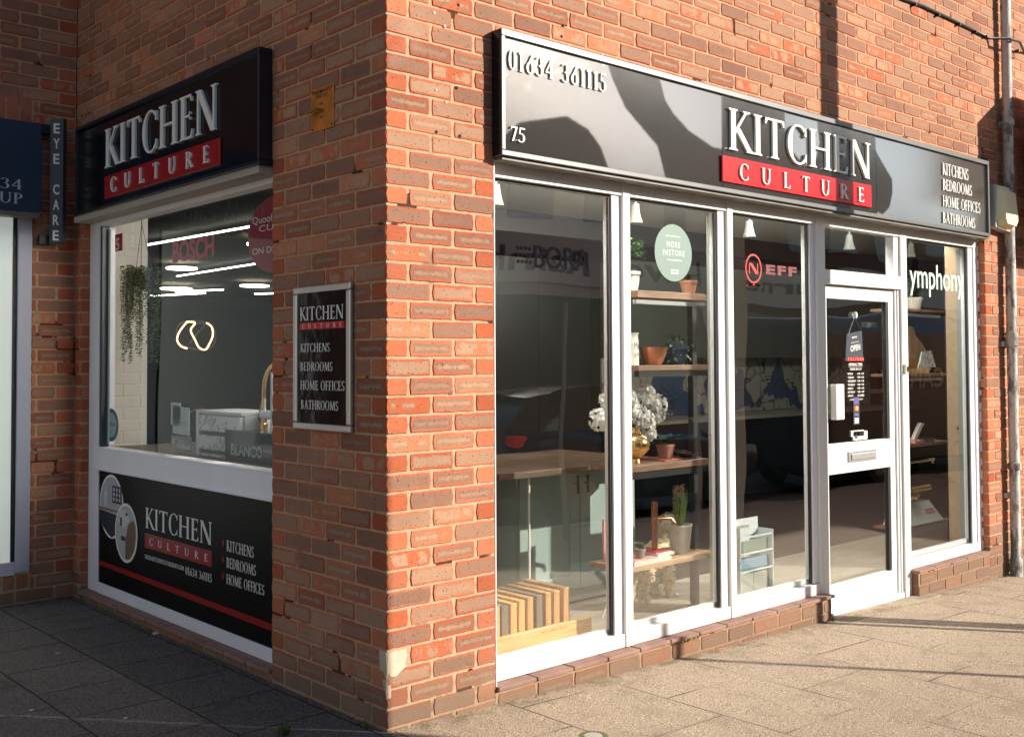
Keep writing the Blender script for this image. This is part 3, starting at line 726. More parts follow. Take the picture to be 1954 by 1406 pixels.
# ------------------------------------------------------------------ side window
XF = .05
sf = MB()
sf.box(XF, .12, 3.065, 3.222, .050, 2.33); sf.box(XF, .12, .86, 3.064, .048, .112); sf.box(XF, .12, .86, 3.064, 2.235, 2.33)
sf.box(XF-.004, .12, .86, 3.064, .778, .915)
swf = sf.build('window_frame', FRAMES, shop, bevel=.002)
MB().box(XF-.012, .05-.0005, .86, 3.15, .778, .790).box(XF-.008, .0495, .86, 3.10, .904, .914).build('frame_bead', FRAMES, swf, bevel=.002)
MB().box(.055, .10, 3.035, 3.064, .916, 2.234).build('gasket', mat('dark_sash', (.05, .06, .065), .4), swf)
MB().box(.09, .12, 3.00, 3.034, .93, 2.22).build('inner_frame', FRAMES, swf)
GX = .088
MB().quad((GX, .88, .914), (GX, 3.06, .914), (GX, 3.06, 2.236), (GX, .88, 2.236)).build('window_pane', make_glass('side_glass', (.93, .95, .94), 1.5, .45), swf)
# soffit strip under the side sign
MB().box(-.055, .049, .91, 3.20, 2.262, 2.296).build('soffit', mat('beige_soffit', (.42, .38, .33), .6), shop)
MB().box(.56, 5.16, -.045, .045, 2.262, 2.275).build('soffit', mat('grey_soffit', (.16, .145, .13), .5, var=.4, vscale=9), shop)

# printed vinyl panel below the side window
S = SD(XF+.006, 0.0)
U = lambda y: -y
pn = thing('printed_window_panel', (.07, 2.0, .11), 'black printed panel with white lettering and two oval kitchen pictures under the side window', 'panel')
MB().box(XF+.007, .085, .862, 3.0645, .1125, .7775).build('backing', mat('panel_black', (.002, .002, .003), .45, spec=.15), pn)
SS = lambda u, v, d: (XF+.0065-d, -u, v)
mb = MB(); serif(mb, 'KITCHEN', SS, -2.392, -1.588, .506, .618, 0, .0012); serif(mb, '01634 361115', SS, -1.885, -1.586, .322, .362, 0, .001)
serif(mb, 'SALES@KITCHENCULTUREKENT.COM', SS, -2.396, -1.905, .337, .360, 0, .0008, .03)
serif(mb, 'KITCHENS', SS, -1.431, -1.158, .498, .550, 0, .001); serif(mb, 'BEDROOMS', SS, -1.431, -1.138, .418, .468, 0, .001); serif(mb, 'HOME OFFICES', SS, -1.431, -1.058, .340, .388, 0, .001)
mb.build('lettering', WHITEV, pn)
MB().prism(rect(-2.397, -1.587, .398, .477), SS, 0, .0006).prism([(-3.0645, .214), (-.90, .190), (-.90, .222), (-3.0645, .242)], SS, 0, .0004)\
    .prism([(-1.482, .531), (-1.470, .510), (-1.458, .531), (-1.470, .552)], SS, 0, .0004).prism([(-1.482, .451), (-1.470, .430), (-1.458, .451), (-1.470, .472)], SS, 0, .0004)\
    .prism([(-1.482, .371), (-1.470, .350), (-1.458, .371), (-1.470, .392)], SS, 0, .0004).build('red_bar', DKRED, pn)
mb = MB(); serif(mb, 'CULTURE', SS, -2.335, -1.633, .418, .456, .0006, .0014, .95); mb.build('lettering', WHITEV, pn)
def oval(cu, cv, ru, rv, d, scene_):
    o = MB().prism(ell(cu, cv, ru, rv, 40), SS, d, d+.0006).build('picture_border', WHITEV, pn)
    q = MB().prism(ell(cu, cv, ru-.014, rv-.014, 40), SS, d+.0006, d+.0010).build('picture', mat('pic_bg%d' % scene_, (.46, .45, .46) if scene_ else (.40, .41, .46), .5), o)
    k = d+.0011
    if scene_ == 0:
        A, Bm, Cm = mat('pic_navy', (.012, .02, .035), .5), mat('pic_wood', (.30, .17, .10), .5), mat('pic_light', (.58, .58, .60), .5)
        MB().prism([(-3.055, .545), (-2.71, .53), (-2.72, .47), (-2.80, .42), (-2.87, .397), (-2.93, .415), (-3.0, .45), (-3.055, .50)], SS, k, k+.0004).build('navy_units', A, q)
        MB().prism(rect(-3.055, -2.70, .548, .562), SS, k, k+.0004).build('worktop', Bm, q)
        MB().prism(rect(-2.86, -2.72, .60, .70), SS, k, k+.0004).build('shelf_recess', A, q)
        mb_ = MB()
        for i in range(3):
            for j in range(3): mb_.prism(rect(-2.845+i*.042, -2.825+i*.042, .612+j*.028, .632+j*.028), SS, k+.0004, k+.0006)
        mb_.prism(rect(-2.98, -2.94, .57, .66), SS, k, k+.0004).prism(rect(-2.965, -2.955, .66, .73), SS, k, k+.0005)
        mb_.build('crockery', Cm, q)
    else:
        A, Bm = mat('pic_floor', (.16, .09, .06), .5), mat('pic_dark', (.03, .03, .035), .5)
        MB().prism([(-2.66, .30), (-2.60, .305), (-2.54, .36), (-2.515, .43), (-2.52, .50), (-2.55, .53), (-2.62, .50), (-2.66, .40)], SS, k, k+.0004).build('floor_boards', A, q)
        MB().prism([(-2.77, .50), (-2.68, .47), (-2.60, .52), (-2.66, .575), (-2.74, .57)], SS, k+.0005, k+.0008).build('island_top', mat('pic_pale', (.62, .60, .58), .5), q)
        MB().prism(rect(-2.735, -2.71, .48, .53), SS, k+.0008, k+.0011).prism(rect(-2.66, -2.63, .545, .56), SS, k+.0008, k+.0011).prism(rect(-2.72, -2.66, .40, .425), SS, k+.0008, k+.0011).build('hob', Bm, q)
oval(-2.875, .576, .180, .186, .0004, 0); oval(-2.652, .447, .160, .168, .0022, 1)

# ------------------------------------------------------------------ fascia sign on the sunny front
sg = thing('fascia_sign', (2.85, -.06, 2.265), 'long glossy grey fascia sign over the shop front with a phone number', 'shop sign')
SX0, SX1, SZ0, SZ1, SP = .545, 5.140, 2.276, 2.815, .062
mb = MB()
mb.box(SX0, SX1, -SP, -.002, SZ1-.030, SZ1); mb.box(SX0, SX1, -SP, -.002, SZ0, SZ0+.024)
mb.box(SX0, SX0+.022, -SP, -.002, SZ0+.0242, SZ1-.0302); mb.box(SX1-.022, SX1, -SP, -.002, SZ0+.0242, SZ1-.0302)
mb.build('sign_frame', SILV, sg, bevel=.003)
MB().box(SX0-.003, SX0-.0003, -SP+.008, -.002, SZ0+.003, SZ1-.003).build('end_plate', BLACKG, sg)
# three glossy panels; normals tilted inside drawn outlines to shape the dark reflections
def inpoly(p, poly):
    x, y = p; c = False; n = len(poly); j = n-1
    for i in range(n):
        xi, yi = poly[i]; xj, yj = poly[j]
        if (yi > y) != (yj > y) and x < (xj-xi)*(y-yi)/(yj-yi)+xi: c = not c
        j = i
    return c
PY = -SP+.016
REFL_SHAPES = [[(.55, 2.275), (.56, 2.35), (.66, 2.43), (.94, 2.50), (1.08, 2.46), (1.16, 2.39), (1.22, 2.275)],
       [(1.20, 2.80), (1.24, 2.72), (1.33, 2.60), (1.45, 2.52), (1.56, 2.45), (1.63, 2.275), (2.10, 2.275), (2.10, 2.50), (2.00, 2.50), (1.80, 2.56), (1.68, 2.63), (1.62, 2.69), (1.58, 2.80)],
       [(2.07, 2.27), (3.606, 2.27), (3.606, 2.8), (2.95, 2.8), (2.98, 2.66), (2.92, 2.50), (2.80, 2.52), (2.64, 2.62), (2.64, 2.80), (2.07, 2.8)],
       [(3.606, 2.70), (3.70, 2.62), (3.80, 2.54), (3.80, 2.45), (3.76, 2.36), (3.68, 2.31), (3.606, 2.32)]]
PANM = mat('sign_panel', (.52, .505, .48), .012, metal=.95, bump=.0003, bscale=500)
for (a, b) in ((SX0+.022, 2.068), (2.071, 3.605), (3.608, SX1-.022)):
    nx = int((b-a)/.010); nz = 50; vs = []; fs = []; nrm = []
    z0, z1 = SZ0+.024, SZ1-.030
    for j in range(nz+1):
        for i in range(nx+1):
            x = a+(b-a)*i/nx; z = z0+(z1-z0)*j/nz
            s_ = 0
            for dx in (-.005, 0, .005):
                for dz_ in (-.005, 0, .005):
                    if any(inpoly((x+dx, z+dz_), pl) for pl in REFL_SHAPES): s_ += 1
            s_ /= 9.0
            t = (-.030 + .040*min(max(0, x-.6), .8)/.8 + .011*max(0, x-1.4)) - (.11-.03*max(0, 1-x))*s_
            vs.append((x, PY+.0012*math.sin(x*9)*math.sin(z*7), z)); v = Vector((.0, -1, t)).normalized(); nrm.append(v)
    for j in range(nz):
        for i in range(nx):
            q = j*(nx+1)+i; fs.append((q, q+1, q+nx+2, q+nx+1))
    m_ = MB(); m_.v = vs; m_.f = fs
    o = m_.build('sign_panel', PANM, sg, smooth=True)
    o.data.normals_split_custom_set_from_vertices(nrm)
FS = lambda u, v, d: (u, PY-.003-d, v)
mb = MB(); serif(mb, 'KITCHEN', FS, 2.105, 3.520, 2.505, 2.722, .0, .014); mb.build('lettering', WHITE, sg)
MB().prism(rect(2.052, 3.525, 2.332, 2.468), FS, 0, .012).build('red_bar', REDP, sg, bevel=.002)
mb = MB(); serif(mb, 'CULTURE', FS, 2.186, 3.422, 2.354, 2.440, .0125, .022, .95); mb.build('lettering', WHITE, sg)
mb = MB(); serif(mb, '01634 361115', FS, .588, 1.192, 2.650, 2.733, 0, .007, .12); mb.build('phone_number', WHITE, sg)
mb = MB(); serif(mb, '75', FS, .598, .684, 2.345, 2.407, 0, .007, .04); mb.build('street_number', WHITE, sg)
mb = MB()
serif(mb, 'KITCHENS', FS, 4.455, 4.830, 2.643, 2.722, 0, .006); serif(mb, 'BEDROOMS', FS, 4.455, 4.880, 2.540, 2.614, 0, .006)
serif(mb, 'HOME OFFICES', FS, 4.452, 5.004, 2.430, 2.503, 0, .006); serif(mb, 'BATHROOMS', FS, 4.448, 4.920, 2.318, 2.390, 0, .006)
mb.build('lettering', WHITE, sg)

# side fascia sign
s2 = thing('fascia_sign', (-.035, 2.0, 2.295), 'shaded black fascia sign with raised white letters above the side window', 'shop sign')
mb = MB(); y0, y1, z0, z1 = .888, 3.150, 2.297, 2.826
mb.box(-.070, -.002, y0, y1, z1-.024, z1); mb.box(-.070, -.002, y0, y1, z0, z0+.02); mb.box(-.070, -.002, y0, y0+.012, z0+.0202, z1-.0242); mb.box(-.070, -.002, y1-.02, y1, z0+.0202, z1-.0242)
mb.build('sign_frame', mat('navy_trim', (.010, .013, .024), .3), s2, bevel=.003)
MB().box(-.052, -.01, y0+.012, y1-.02, z0+.02, z1-.024).build('sign_panel', NAVYBK, s2)
S2 = lambda u, v, d: (-.054-d, -u, v)
mb = MB(); serif(mb, 'KITCHEN', S2, -2.694, -1.304, 2.522, 2.742, 0, .013); mb.build('lettering', WHITE, s2)
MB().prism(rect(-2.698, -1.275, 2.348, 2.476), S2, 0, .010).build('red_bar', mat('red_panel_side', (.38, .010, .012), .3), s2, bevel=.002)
mb = MB(); serif(mb, 'CULTURE', S2, -2.589, -1.373, 2.372, 2.455, .0105, .020, .95); mb.build('lettering', WHITE, s2)

# poster frame on the shaded pier
pf = thing('poster_frame', (-.01, .45, 1.12), 'silver snap frame with a black shop poster on the shaded brick pier', 'poster frame')
y0, y1, z0, z1 = .224, .676, 1.124, 1.734
MB().box(-.020, -.002, y0, y1, z1-.030, z1).box(-.020, -.002, y0, y1, z0, z0+.030).box(-.020, -.002, y0, y0+.034, z0+.0305, z1-.0305).box(-.020, -.002, y1-.034, y1, z0+.0305, z1-.0305).build('frame', ALU, pf, bevel=.006)
MB().box(-.013, -.004, y0+.034, y1-.034, z0+.030, z1-.030).build('poster', mat('poster_black', (.006, .006, .008), .10, bump=.006, bscale=5), pf)
S3 = lambda u, v, d: (-.0135-d, -u, v)
mb = MB()
serif(mb, 'KITCHEN', S3, -.624, -.282, 1.588, 1.645, 0, .0008); serif(mb, 'KITCHENS', S3, -.619, -.385, 1.454, 1.490, 0, .0008); serif(mb, 'BEDROOMS', S3, -.619, -.364, 1.374, 1.411, 0, .0008)
serif(mb, 'HOME OFFICES', S3, -.619, -.274, 1.294, 1.333, 0, .0008); serif(mb, 'BATHROOMS', S3, -.614, -.321, 1.212, 1.250, 0, .0008)
mb.build('lettering', WHITEV, pf)
MB().prism(rect(-.626, -.274, 1.549, 1.578), S3, 0, .0005).build('red_bar', REDP, pf)
mb = MB(); serif(mb, 'CULTURE', S3, -.605, -.295, 1.554, 1.573, .0006, .001, .95); mb.build('lettering', WHITEV, pf)

# brass fireman's switch plate
bp = thing('switch_plate', (-.005, .46, 2.385), 'brass switch plate screwed to the dark brick pier above the poster', 'switch plate')
MB().box(-.005, -.0005, .372, .552, 2.388, 2.572).build('plate', BRASS, bp, bevel=.0015)
S4 = lambda u, v, d: (-.0052-d, -u, v)
mb = MB(); sans(mb, "FIREMAN'S", S4, -.532, -.392, 2.545, 2.561, .0004, .01); sans(mb, 'SWITCH', S4, -.508, -.420, 2.525, 2.541, .0004, .01)
sans(mb, 'OFF', S4, -.480, -.452, 2.494, 2.505, .0004, .01); sans(mb, 'ON', S4, -.478, -.455, 2.436, 2.448, .0004, .01)
mb.build('lettering', mat('engraved', (.02, .012, .005), .8), bp)
DBR = mat('old_brass', (.30, .20, .05), .5, metal=.8)
MB().tube([(-.006, .462, 2.472), (-.030, .464, 2.472), (-.034, .540, 2.466)], .006).build('lever', DBR, bp)
mb = MB()
for (yy, zz) in ((.385, 2.400), (.538, 2.400), (.385, 2.560), (.538, 2.560)): mb.prism(ell(-yy, zz, .004, .004, 10), S4, 0, .002)
mb.build('screw', mat('screw_dark', (.06, .04, .02), .5, metal=.6), bp)

# ------------------------------------------------------------------ drain pipe, cable, alarm
dp = thing('drain_pipe', (5.475, -.04, -.17), 'old drain pipe with flaking black and white paint running up the brick wall', 'drain pipe')
mb = MB(); mb.lathe([(.043, 0), (.046, .12), (.036, .14), (.036, 3.30)], (5.475, -.055, -.17), 20)
mb.lathe([(.036, 0), (.036, 1.6)], (5.475, -.055, 3.13), 20)
mb.build('pipe', PIPEM, dp)
for (z, h) in ((.60, .05), (1.50, .10), (3.12, .04)):
    MB().lathe([(.037, 0), (.045, .004), (.045, h), (.037, h+.005)], (5.475, -.055, z), 20).build('collar', PIPEM, dp)
for z in (.40, 1.50, 3.11): MB().box(5.405, 5.545, -.025, -.001, z, z+.035).build('bracket', PIPEM, dp, bevel=.003)
mb = MB(); pts = [Vector((-.4+3.2, -.014, 3.745))]
CB = [(2.6, 3.735), (3.3, 3.742), (4.057, 3.746), (4.301, 3.757), (4.631, 3.755), (4.983, 3.748), (5.30, 3.742), (5.402, 3.738), (5.579, 3.750), (5.892, 3.756), (7.5, 3.74)]
pth = [(x, -.012 if abs(x-5.475) > .16 else -.110, z) for x, z in CB]
mb.tube(pth, .010, 8)
cb = mb.build('wall_cable', CHAR, None, 'thick black cable clipped along the upper sunny brick wall', 'cable')
mb = MB()
for x in (2.95, 3.28, 3.62, 4.18, 4.50, 4.80, 5.05, 5.22, 5.75): mb.box(x-.004, x+.004, -.032, 0, 3.728, 3.745)
o = mb.build('cable_clip', GASKET, cb); o.matrix_parent_inverse = Matrix.Translation(-Vector(cb.location))

al = thing('alarm_box', (5.40, -.06, 2.34), 'cream burglar alarm box on the brick wall at the end of the fascia sign', 'alarm box')
mb = MB()
prof = [(5.165, 2.63), (5.36, 2.645), (5.395, 2.56), (5.425, 2.44), (5.415, 2.375), (5.38, 2.345), (5.215, 2.345), (5.175, 2.40)]
mb.prism([(5.21, 2.66), (5.21, 2.35), (5.46, 2.33), (5.50, 2.40), (5.50, 2.47), (5.45, 2.66)], FR(0), .002, .070)
mb.build('back_plate', mat('grey_plastic', (.42, .43, .42), .5), al, bevel=.006)
m2 = MB(); n0 = [(5.245, 2.645), (5.225, 2.40), (5.255, 2.355), (5.44, 2.342), (5.485, 2.40), (5.48, 2.47), (5.435, 2.645)]
n1 = [(5.275, 2.60), (5.265, 2.42), (5.285, 2.385), (5.42, 2.375), (5.45, 2.41), (5.445, 2.47), (5.41, 2.60)]
k = len(n0); m2.v = [(u, -.0705, v) for u, v in n0]+[(u, -.125, v) for u, v in n1]
m2.f = [tuple(range(k, 2*k))[::-1], tuple(range(k))]+[(i, (i+1) % k, k+(i+1) % k, k+i) for i in range(k)]
m2.build('cover', CREAM, al, bevel=.008)
MB().box(5.83, 6.1, -.03, -.001, 1.30, 1.46).build('wall_plaque', BLACKG, None, 'small black plaque at the right edge of the sunny brick wall', 'plaque')

# ------------------------------------------------------------------ neighbouring optician (back wall of the nook)
nb = thing('neighbouring_shop', (-.6, DEEP, 0), 'shaded brick neighbour with a frosted shop window at the back of the nook', 'shop')
B = Bricks(lambda u, v, d: (-u, DEEP-d, v))
SOL = (2.815, 3.045)
def nb_spans(k):
    z0_, z1_ = ZK(k), ZK(k+1)
    if z1_ <= .076: return [(.004, 1.6)] if k < 1 else [(.004, .255)]
    if z1_ < 3.02: return [(.004, .252)]
    return [(.004, 1.6)]
lay(B, -1, 58, nb_spans, par=1)
x = .262
while x < 1.6: B.brick(x, x+.065, 2.86, 3.07, True); x += .075
x = .262
while x < 1.6: B.brick(x, x+.065, .085, .165, True); x += .075
B.build('wall', nb)
mb = MB(); mb.box(-.253, -.0005, DEEP+RC, DEEP+.12, -.2, 4.35); mb.box(-1.6, -.2535, DEEP+RC, DEEP+.3, 2.80, 4.35); mb.box(-1.6, -.2535, DEEP+RC, DEEP+.3, -.2, .165)
mb.build('mortar', MO, nb)
MB().box(-3.6, -1.6, DEEP-.02, DEEP+.4, -.3, 7).box(-1.6, 0, DEEP-.001, DEEP+.4, 4.36, 7).build('upper_wall', MATS['plain_brick'], nb)
GFR = mat('lilac_grey_frame', (.52, .52, .60), .4)
MB().box(-.335, -.256, DEEP-.012, DEEP+.05, .185, 2.80).box(-1.6, -.336, DEEP-.010, DEEP+.05, .168, .245).build('window_frame', GFR, nb, bevel=.003)
MB().box(-.358, -.336, DEEP+.004, DEEP+.05, .246, 2.8).build('gasket', GASKET, nb)
MB().box(-1.6, -.359, DEEP+.01, DEEP+.04, .246, 2.8).build('frosted_pane', mat('frosted_glass', (.70, .74, .70), .35, emit=(.80, .86, .80), estr=.20), nb)  # emission in the pane stands in for a lit room behind it
ns = thing('fascia_sign', (-.8, DEEP-.05, 2.3), 'navy blue fascia sign with small white lettering on the neighbouring shop', 'shop sign')
MB().box(-1.9, -.235, DEEP-.10, DEEP-.002, 2.312, 2.845).build('sign_panel', mat('navy_sign', (.012, .035, .085), .4, var=.12, vscale=3), ns, bevel=.002)
NF = lambda u, v, d: (u, DEEP-.1005-d, v)
mb = MB(); serif(mb, 'HAM 01634 235634', NF, -1.40, -.345, 2.437, 2.497, 0, .001); serif(mb, 'EMPORIUM GROUP', NF, -1.32, -.337, 2.352, 2.415, 0, .001)
mb.build('lettering', mat('pale_blue_letter', (.55, .60, .66), .5), ns)
MB().box(-1.9, -.24, DEEP-.09, DEEP-.002, 2.28, 2.311).build('soffit', MATS['grey_soffit'], ns)
# vertical EYE CARE sign, turned out from the wall
ey = thing('projecting_sign', (-.13, DEEP-.03, 2.1), 'narrow dark vertical sign on brackets with white letters spelling EYE CARE', 'hanging sign')
yq = DEEP-.05
zt, zb = 2.885, 2.13
pa, pb = at(98, 232, 'y', yq-.02), at(122, 225, 'y', yq)
xa = -.178; xb = -.112
mb = MB()
mb.v = [(xa, yq-.02, zb), (xb, yq-.055, zb+.01), (xb+.025, yq-.04, zb+.01), (xa+.01, yq+.01, zb), (xa, yq-.02, zt), (xb, yq-.055, zt+.01), (xb+.025, yq-.04, zt+.01), (xa+.01, yq+.01, zt)]
mb.f = [(0, 1, 5, 4), (1, 2, 6, 5), (2, 3, 7, 6), (3, 0, 4, 7), (4, 5, 6, 7), (3, 2, 1, 0)]
mb.build('sign_blade', mat('slate_sign', (.030, .034, .050), .35), ey, bevel=.002)
dirv = Vector((xb-xa, -.035, 0)); nv = Vector((-.035, -(xb-xa), 0)).normalized()
EF = lambda u, v, d: tuple(Vector((xa, yq-.02, 0)) + dirv*u + nv*d + Vector((0, 0, v)))
mb = MB(); zz = 2.862
for i, ch in enumerate('EYE CARE'):
    if ch != ' ':
        sans(mb, ch, EF, .26, .72, zz-.062, zz, .0015, .025)
    zz -= .0925
mb.build('lettering', WHITEV, ey)
for z in (2.80, 2.13): MB().box(-.225, -.165, DEEP-.045, DEEP-.003, z, z+.055).build('bracket', GASKET, ey)
MB().box(-.108, -.088, DEEP-.09, DEEP-.06, 2.14, 2.89).build('edge_trim', mat('brown_trim', (.09, .06, .055), .5), ey)

# ------------------------------------------------------------------ ground
def gz(x): return -.012 - .0285*min(max(x, 0), 9)
def sheet(name, x0, x1, y0, y1, m, dz=0.0, nx=24, label=None):
    mb = MB()
    for i in range(nx+1):
        x = x0+(x1-x0)*i/nx; z = gz(x)+dz; mb.v += [(x, y0, z), (x, y1, z)]
    for i in range(nx): mb.f.append((2*i, 2*i+2, 2*i+3, 2*i+1))
    return mb.build(name, m, None, kind='structure')
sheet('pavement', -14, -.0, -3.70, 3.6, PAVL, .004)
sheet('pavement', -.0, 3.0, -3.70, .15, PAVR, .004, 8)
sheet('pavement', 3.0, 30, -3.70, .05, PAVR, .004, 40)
sheet('road', -80, 80, -10.3, -3.6, ASPH, -.12, 60)
sheet('pavement', -40, 60, -13.0, -10.2, PAVR, .0, 50)
sheet('ground', -90, 90, -90, 30, mat('far_ground', (.09, .09, .07), .95), -.20, 60)
mb = MB()
for (y0, y1) in ((-3.83, -3.70), (-10.33, -10.2)):
    x = -14
    while x < 30: mb.box(x, x+.905, y0, y1, -.5, gz(x)+.004); x += .915
mb.build('kerb', mat('kerb_stone', (.33, .31, .29), .9, bump=.002, bscale=80), None, kind='structure')
mb = MB(); x = -10
while x < 40: mb.box(x, x+2, -7.05, -6.95, gz(x)-.119, gz(x)-.114); x += 4
mb.build('road_marking', mat('road_paint', (.6, .6, .58), .8), None, kind='structure')

# weeds, litter and the little cover plate
def tuft(loc, n, h, spread, m, label, name='weed', cat='weed', group=None):
    mb = MB()
    for i in range(n):
        a = random.random()*6.283; q = random.uniform(.2, 1)
        mb.leaf((loc[0]+math.cos(a)*spread*.3*q, loc[1]+math.sin(a)*spread*.3*q, loc[2]), (math.cos(a)*q*.8, math.sin(a)*q*.8, 1.1), (math.cos(a), math.sin(a), -.2), h*random.uniform(.6, 1.1), h*.14, .35)
    return mb.build(name, m, None, label, cat, group, smooth=True)
GRASSM = mat('weed_green', (.10, .14, .035), .8, var=.3, vscale=60)
p = at(540, 1403, 'z', -.01); tuft((p.x, p.y, -.01), 46, .045, .07, GRASSM, 'clump of grass at the bottom edge of the shaded paving', 'grass_tuft', 'grass')
p = at(1571, 1185, 'z', -.105); 
mb = MB()
for i in range(16):
    a = i*.9; mb.leaf((p.x-.02, p.y-.03, -.108), (math.cos(a), math.sin(a)*.7, .9), (0, 0, 1), .045, .028, .4)
mb.build('weed', mat('weed_pale', (.20, .26, .11), .8), None, 'pale leafy weed at the foot of the plinth beside the door', 'weed')
p = at(1275, 1220, 'y', -.012)
mb = MB()
for i in range(40):
    x = random.uniform(1.70, 1.93); mb.leaf((x, -.014, .026+random.uniform(-.004, .003)), (random.uniform(-.5, .5), -.8, random.uniform(-.3, .8)), (0, -1, .3), .012, .008, .3)
mb.build('moss_strip', mat('moss', (.12, .15, .03), .9), None, 'green moss under the tile sill near the thin post shadow', 'moss')
LIT = mat('pale_litter', (.6, .56, .5), .8)
for (a, b, s_, nm, lb) in ((298, 1209, .022, 'dry_leaf', 'pale curled scrap against the side plinth'), (109, 1246, .012, 'litter', 'small pale scrap on the far left slab'), (323, 1355, .014, 'dry_leaf', 'flat brownish leaf on the dark paving near the front'), (60, 1355, .011, 'litter', 'white crumb on the lower left slab'),
                       (1188, 1304, .012, 'litter', 'dark stone chip below the sunny plinth'), (1750, 1150, .010, 'litter', 'white chip by the right plinth corner'), (1730, 1260, .010, 'litter', 'pale crumb on the sunny slabs'), (239, 1370, .010, 'litter', 'tiny white fleck on the dark slab')):
    p = at(a, b, 'z', gz(0) if a < 600 else -.08)
    z = gz(p.x)+.004; p = at(a, b, 'z', z); mb = MB()
    n = 7; pts = [(p.x+s_*random.uniform(.6, 1.1)*math.cos(i*6.283/n), p.y+s_*random.uniform(.5, 1)*math.sin(i*6.283/n)) for i in range(n)]
    h = .004 if nm == 'litter' else .01
    mb.v = [(x, y, z+.001) for x, y in pts] + [(p.x+(x-p.x)*.7, p.y+(y-p.y)*.7, z+h*random.uniform(.5, 1.3)) for x, y in pts]
    mb.f = [tuple(range(n, 2*n))]+[(i, (i+1) % n, n+(i+1) % n, n+i) for i in range(n)]
    mb.build(nm, mat('leaf_brown', (.20, .15, .10), .9) if a == 323 else LIT, None, lb, 'leaf' if nm == 'dry_leaf' else 'litter')
gr_ = MB()
def crumb(x, y, r):
    z = gz(x)+.004; n = len(gr_.v)
    for k in range(5): gr_.v.append((x+r*math.cos(k*1.2566)*random.uniform(.6, 1.1), y+r*math.sin(k*1.2566)*random.uniform(.6, 1.1), z))
    gr_.v.append((x, y, z+r*.8))
    for k in range(5): gr_.f.append((n+k, n+(k+1) % 5, n+5))
for i in range(420):
    x = random.uniform(0, 6.5); crumb(x, -.004-abs(random.gauss(0, .035)), random.uniform(.0015, .006))
for i in range(220):
    crumb(-.004-abs(random.gauss(0, .03)), random.uniform(0, 3.3), random.uniform(.0015, .005))
for i in range(260): crumb(random.uniform(.2, 5), random.uniform(-1.6, 0), random.uniform(.001, .0035))
gr_.build('grit', mat('grit', (.34, .29, .23), .9, var=.5, vscale=60), None, 'loose grit and crumbs along the foot of the walls', 'grit', kind='stuff')
lf_ = MB()
for i in range(46):
    x, y = (-random.uniform(.0, .30), 3.32-abs(random.gauss(0, .05))) if i < 30 else (-.01-abs(random.gauss(0, .02)), random.uniform(1.0, 3.2))
    a = random.random()*6.283; lf_.leaf((x, y, gz(0)+.007+random.random()*.01), (math.cos(a), math.sin(a), random.uniform(-.1, .3)), (0, 0, 1), random.uniform(.02, .045), random.uniform(.008, .02), .3)
lf_.build('leaf_litter', mat('litter_brown', (.17, .12, .075), .9, var=.4, vscale=40), None, 'brown leaf litter gathered in the dark corner of the nook', 'leaf litter', kind='stuff')
for (x, y, h, lb) in ((-.03, .10, .03, 'small weed in the joint by the shaded pier foot'), (3.09, -.03, .028, 'tiny weed at the step corner below the door'), (5.35, -.03, .025, 'low green weed at the foot of the drain pipe')):
    tuft((x, y, gz(x)+.004), 22, h, .05, GRASSM, lb)
p = at(1132, 1414, 'z', -.045); cz = gz(p.x)+.004
cv = thing('ground_cover', (p.x, p.y, cz), 'small round metal cover set in mossy ring at the bottom of the pavement', 'cover')
MB().lathe([(.0, .003), (.034, .003), (.036, .0005)], (p.x, p.y, cz), 24).build('lid', mat('cover_metal', (.40, .38, .33), .5, metal=.6, var=.3), cv)
MB().lathe([(.0365, .002), (.048, .003), (.058, .0005)], (p.x, p.y, cz), 24).build('moss_ring', mat('moss2', (.14, .13, .05), .9), cv)

# ------------------------------------------------------------------ shop interior shell
IF = -.08
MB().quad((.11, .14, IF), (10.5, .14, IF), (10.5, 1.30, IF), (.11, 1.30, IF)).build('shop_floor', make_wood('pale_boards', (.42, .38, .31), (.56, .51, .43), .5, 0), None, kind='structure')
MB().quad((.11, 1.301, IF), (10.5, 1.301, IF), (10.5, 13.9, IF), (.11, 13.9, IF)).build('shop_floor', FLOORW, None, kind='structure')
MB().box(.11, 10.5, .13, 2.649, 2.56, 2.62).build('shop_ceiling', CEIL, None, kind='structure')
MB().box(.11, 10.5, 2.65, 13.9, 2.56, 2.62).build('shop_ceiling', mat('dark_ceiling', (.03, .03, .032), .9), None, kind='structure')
MB().box(.121, 10.5, 13.9, 14.0, IF, 2.6).box(10.5, 10.6, .12, 14, IF, 2.6).box(.02, .11, 3.6, 14, -.2, 2.6).box(.02, .11, DEEP+.2, 3.6, -.2, 4.3).build('inner_wall', WALLD, None, kind='structure')
MB().box(.121, 5.2, .302, .31, 2.34, 2.56).box(5.2, 10.5, .302, .31, -.2, 2.56).build('inner_wall', WALLG, None, kind='structure')
MB().box(5.185, 6.14, .135, .30, IF, 2.56).build('inner_wall', WALLG, None, kind='structure') if False else None
# dark blue-grey bulkhead and rear of the showroom
MB().box(1.3, 10.5, 2.65, 2.75, 2.40, 2.559).build('bulkhead', CHAR, None, kind='structure')
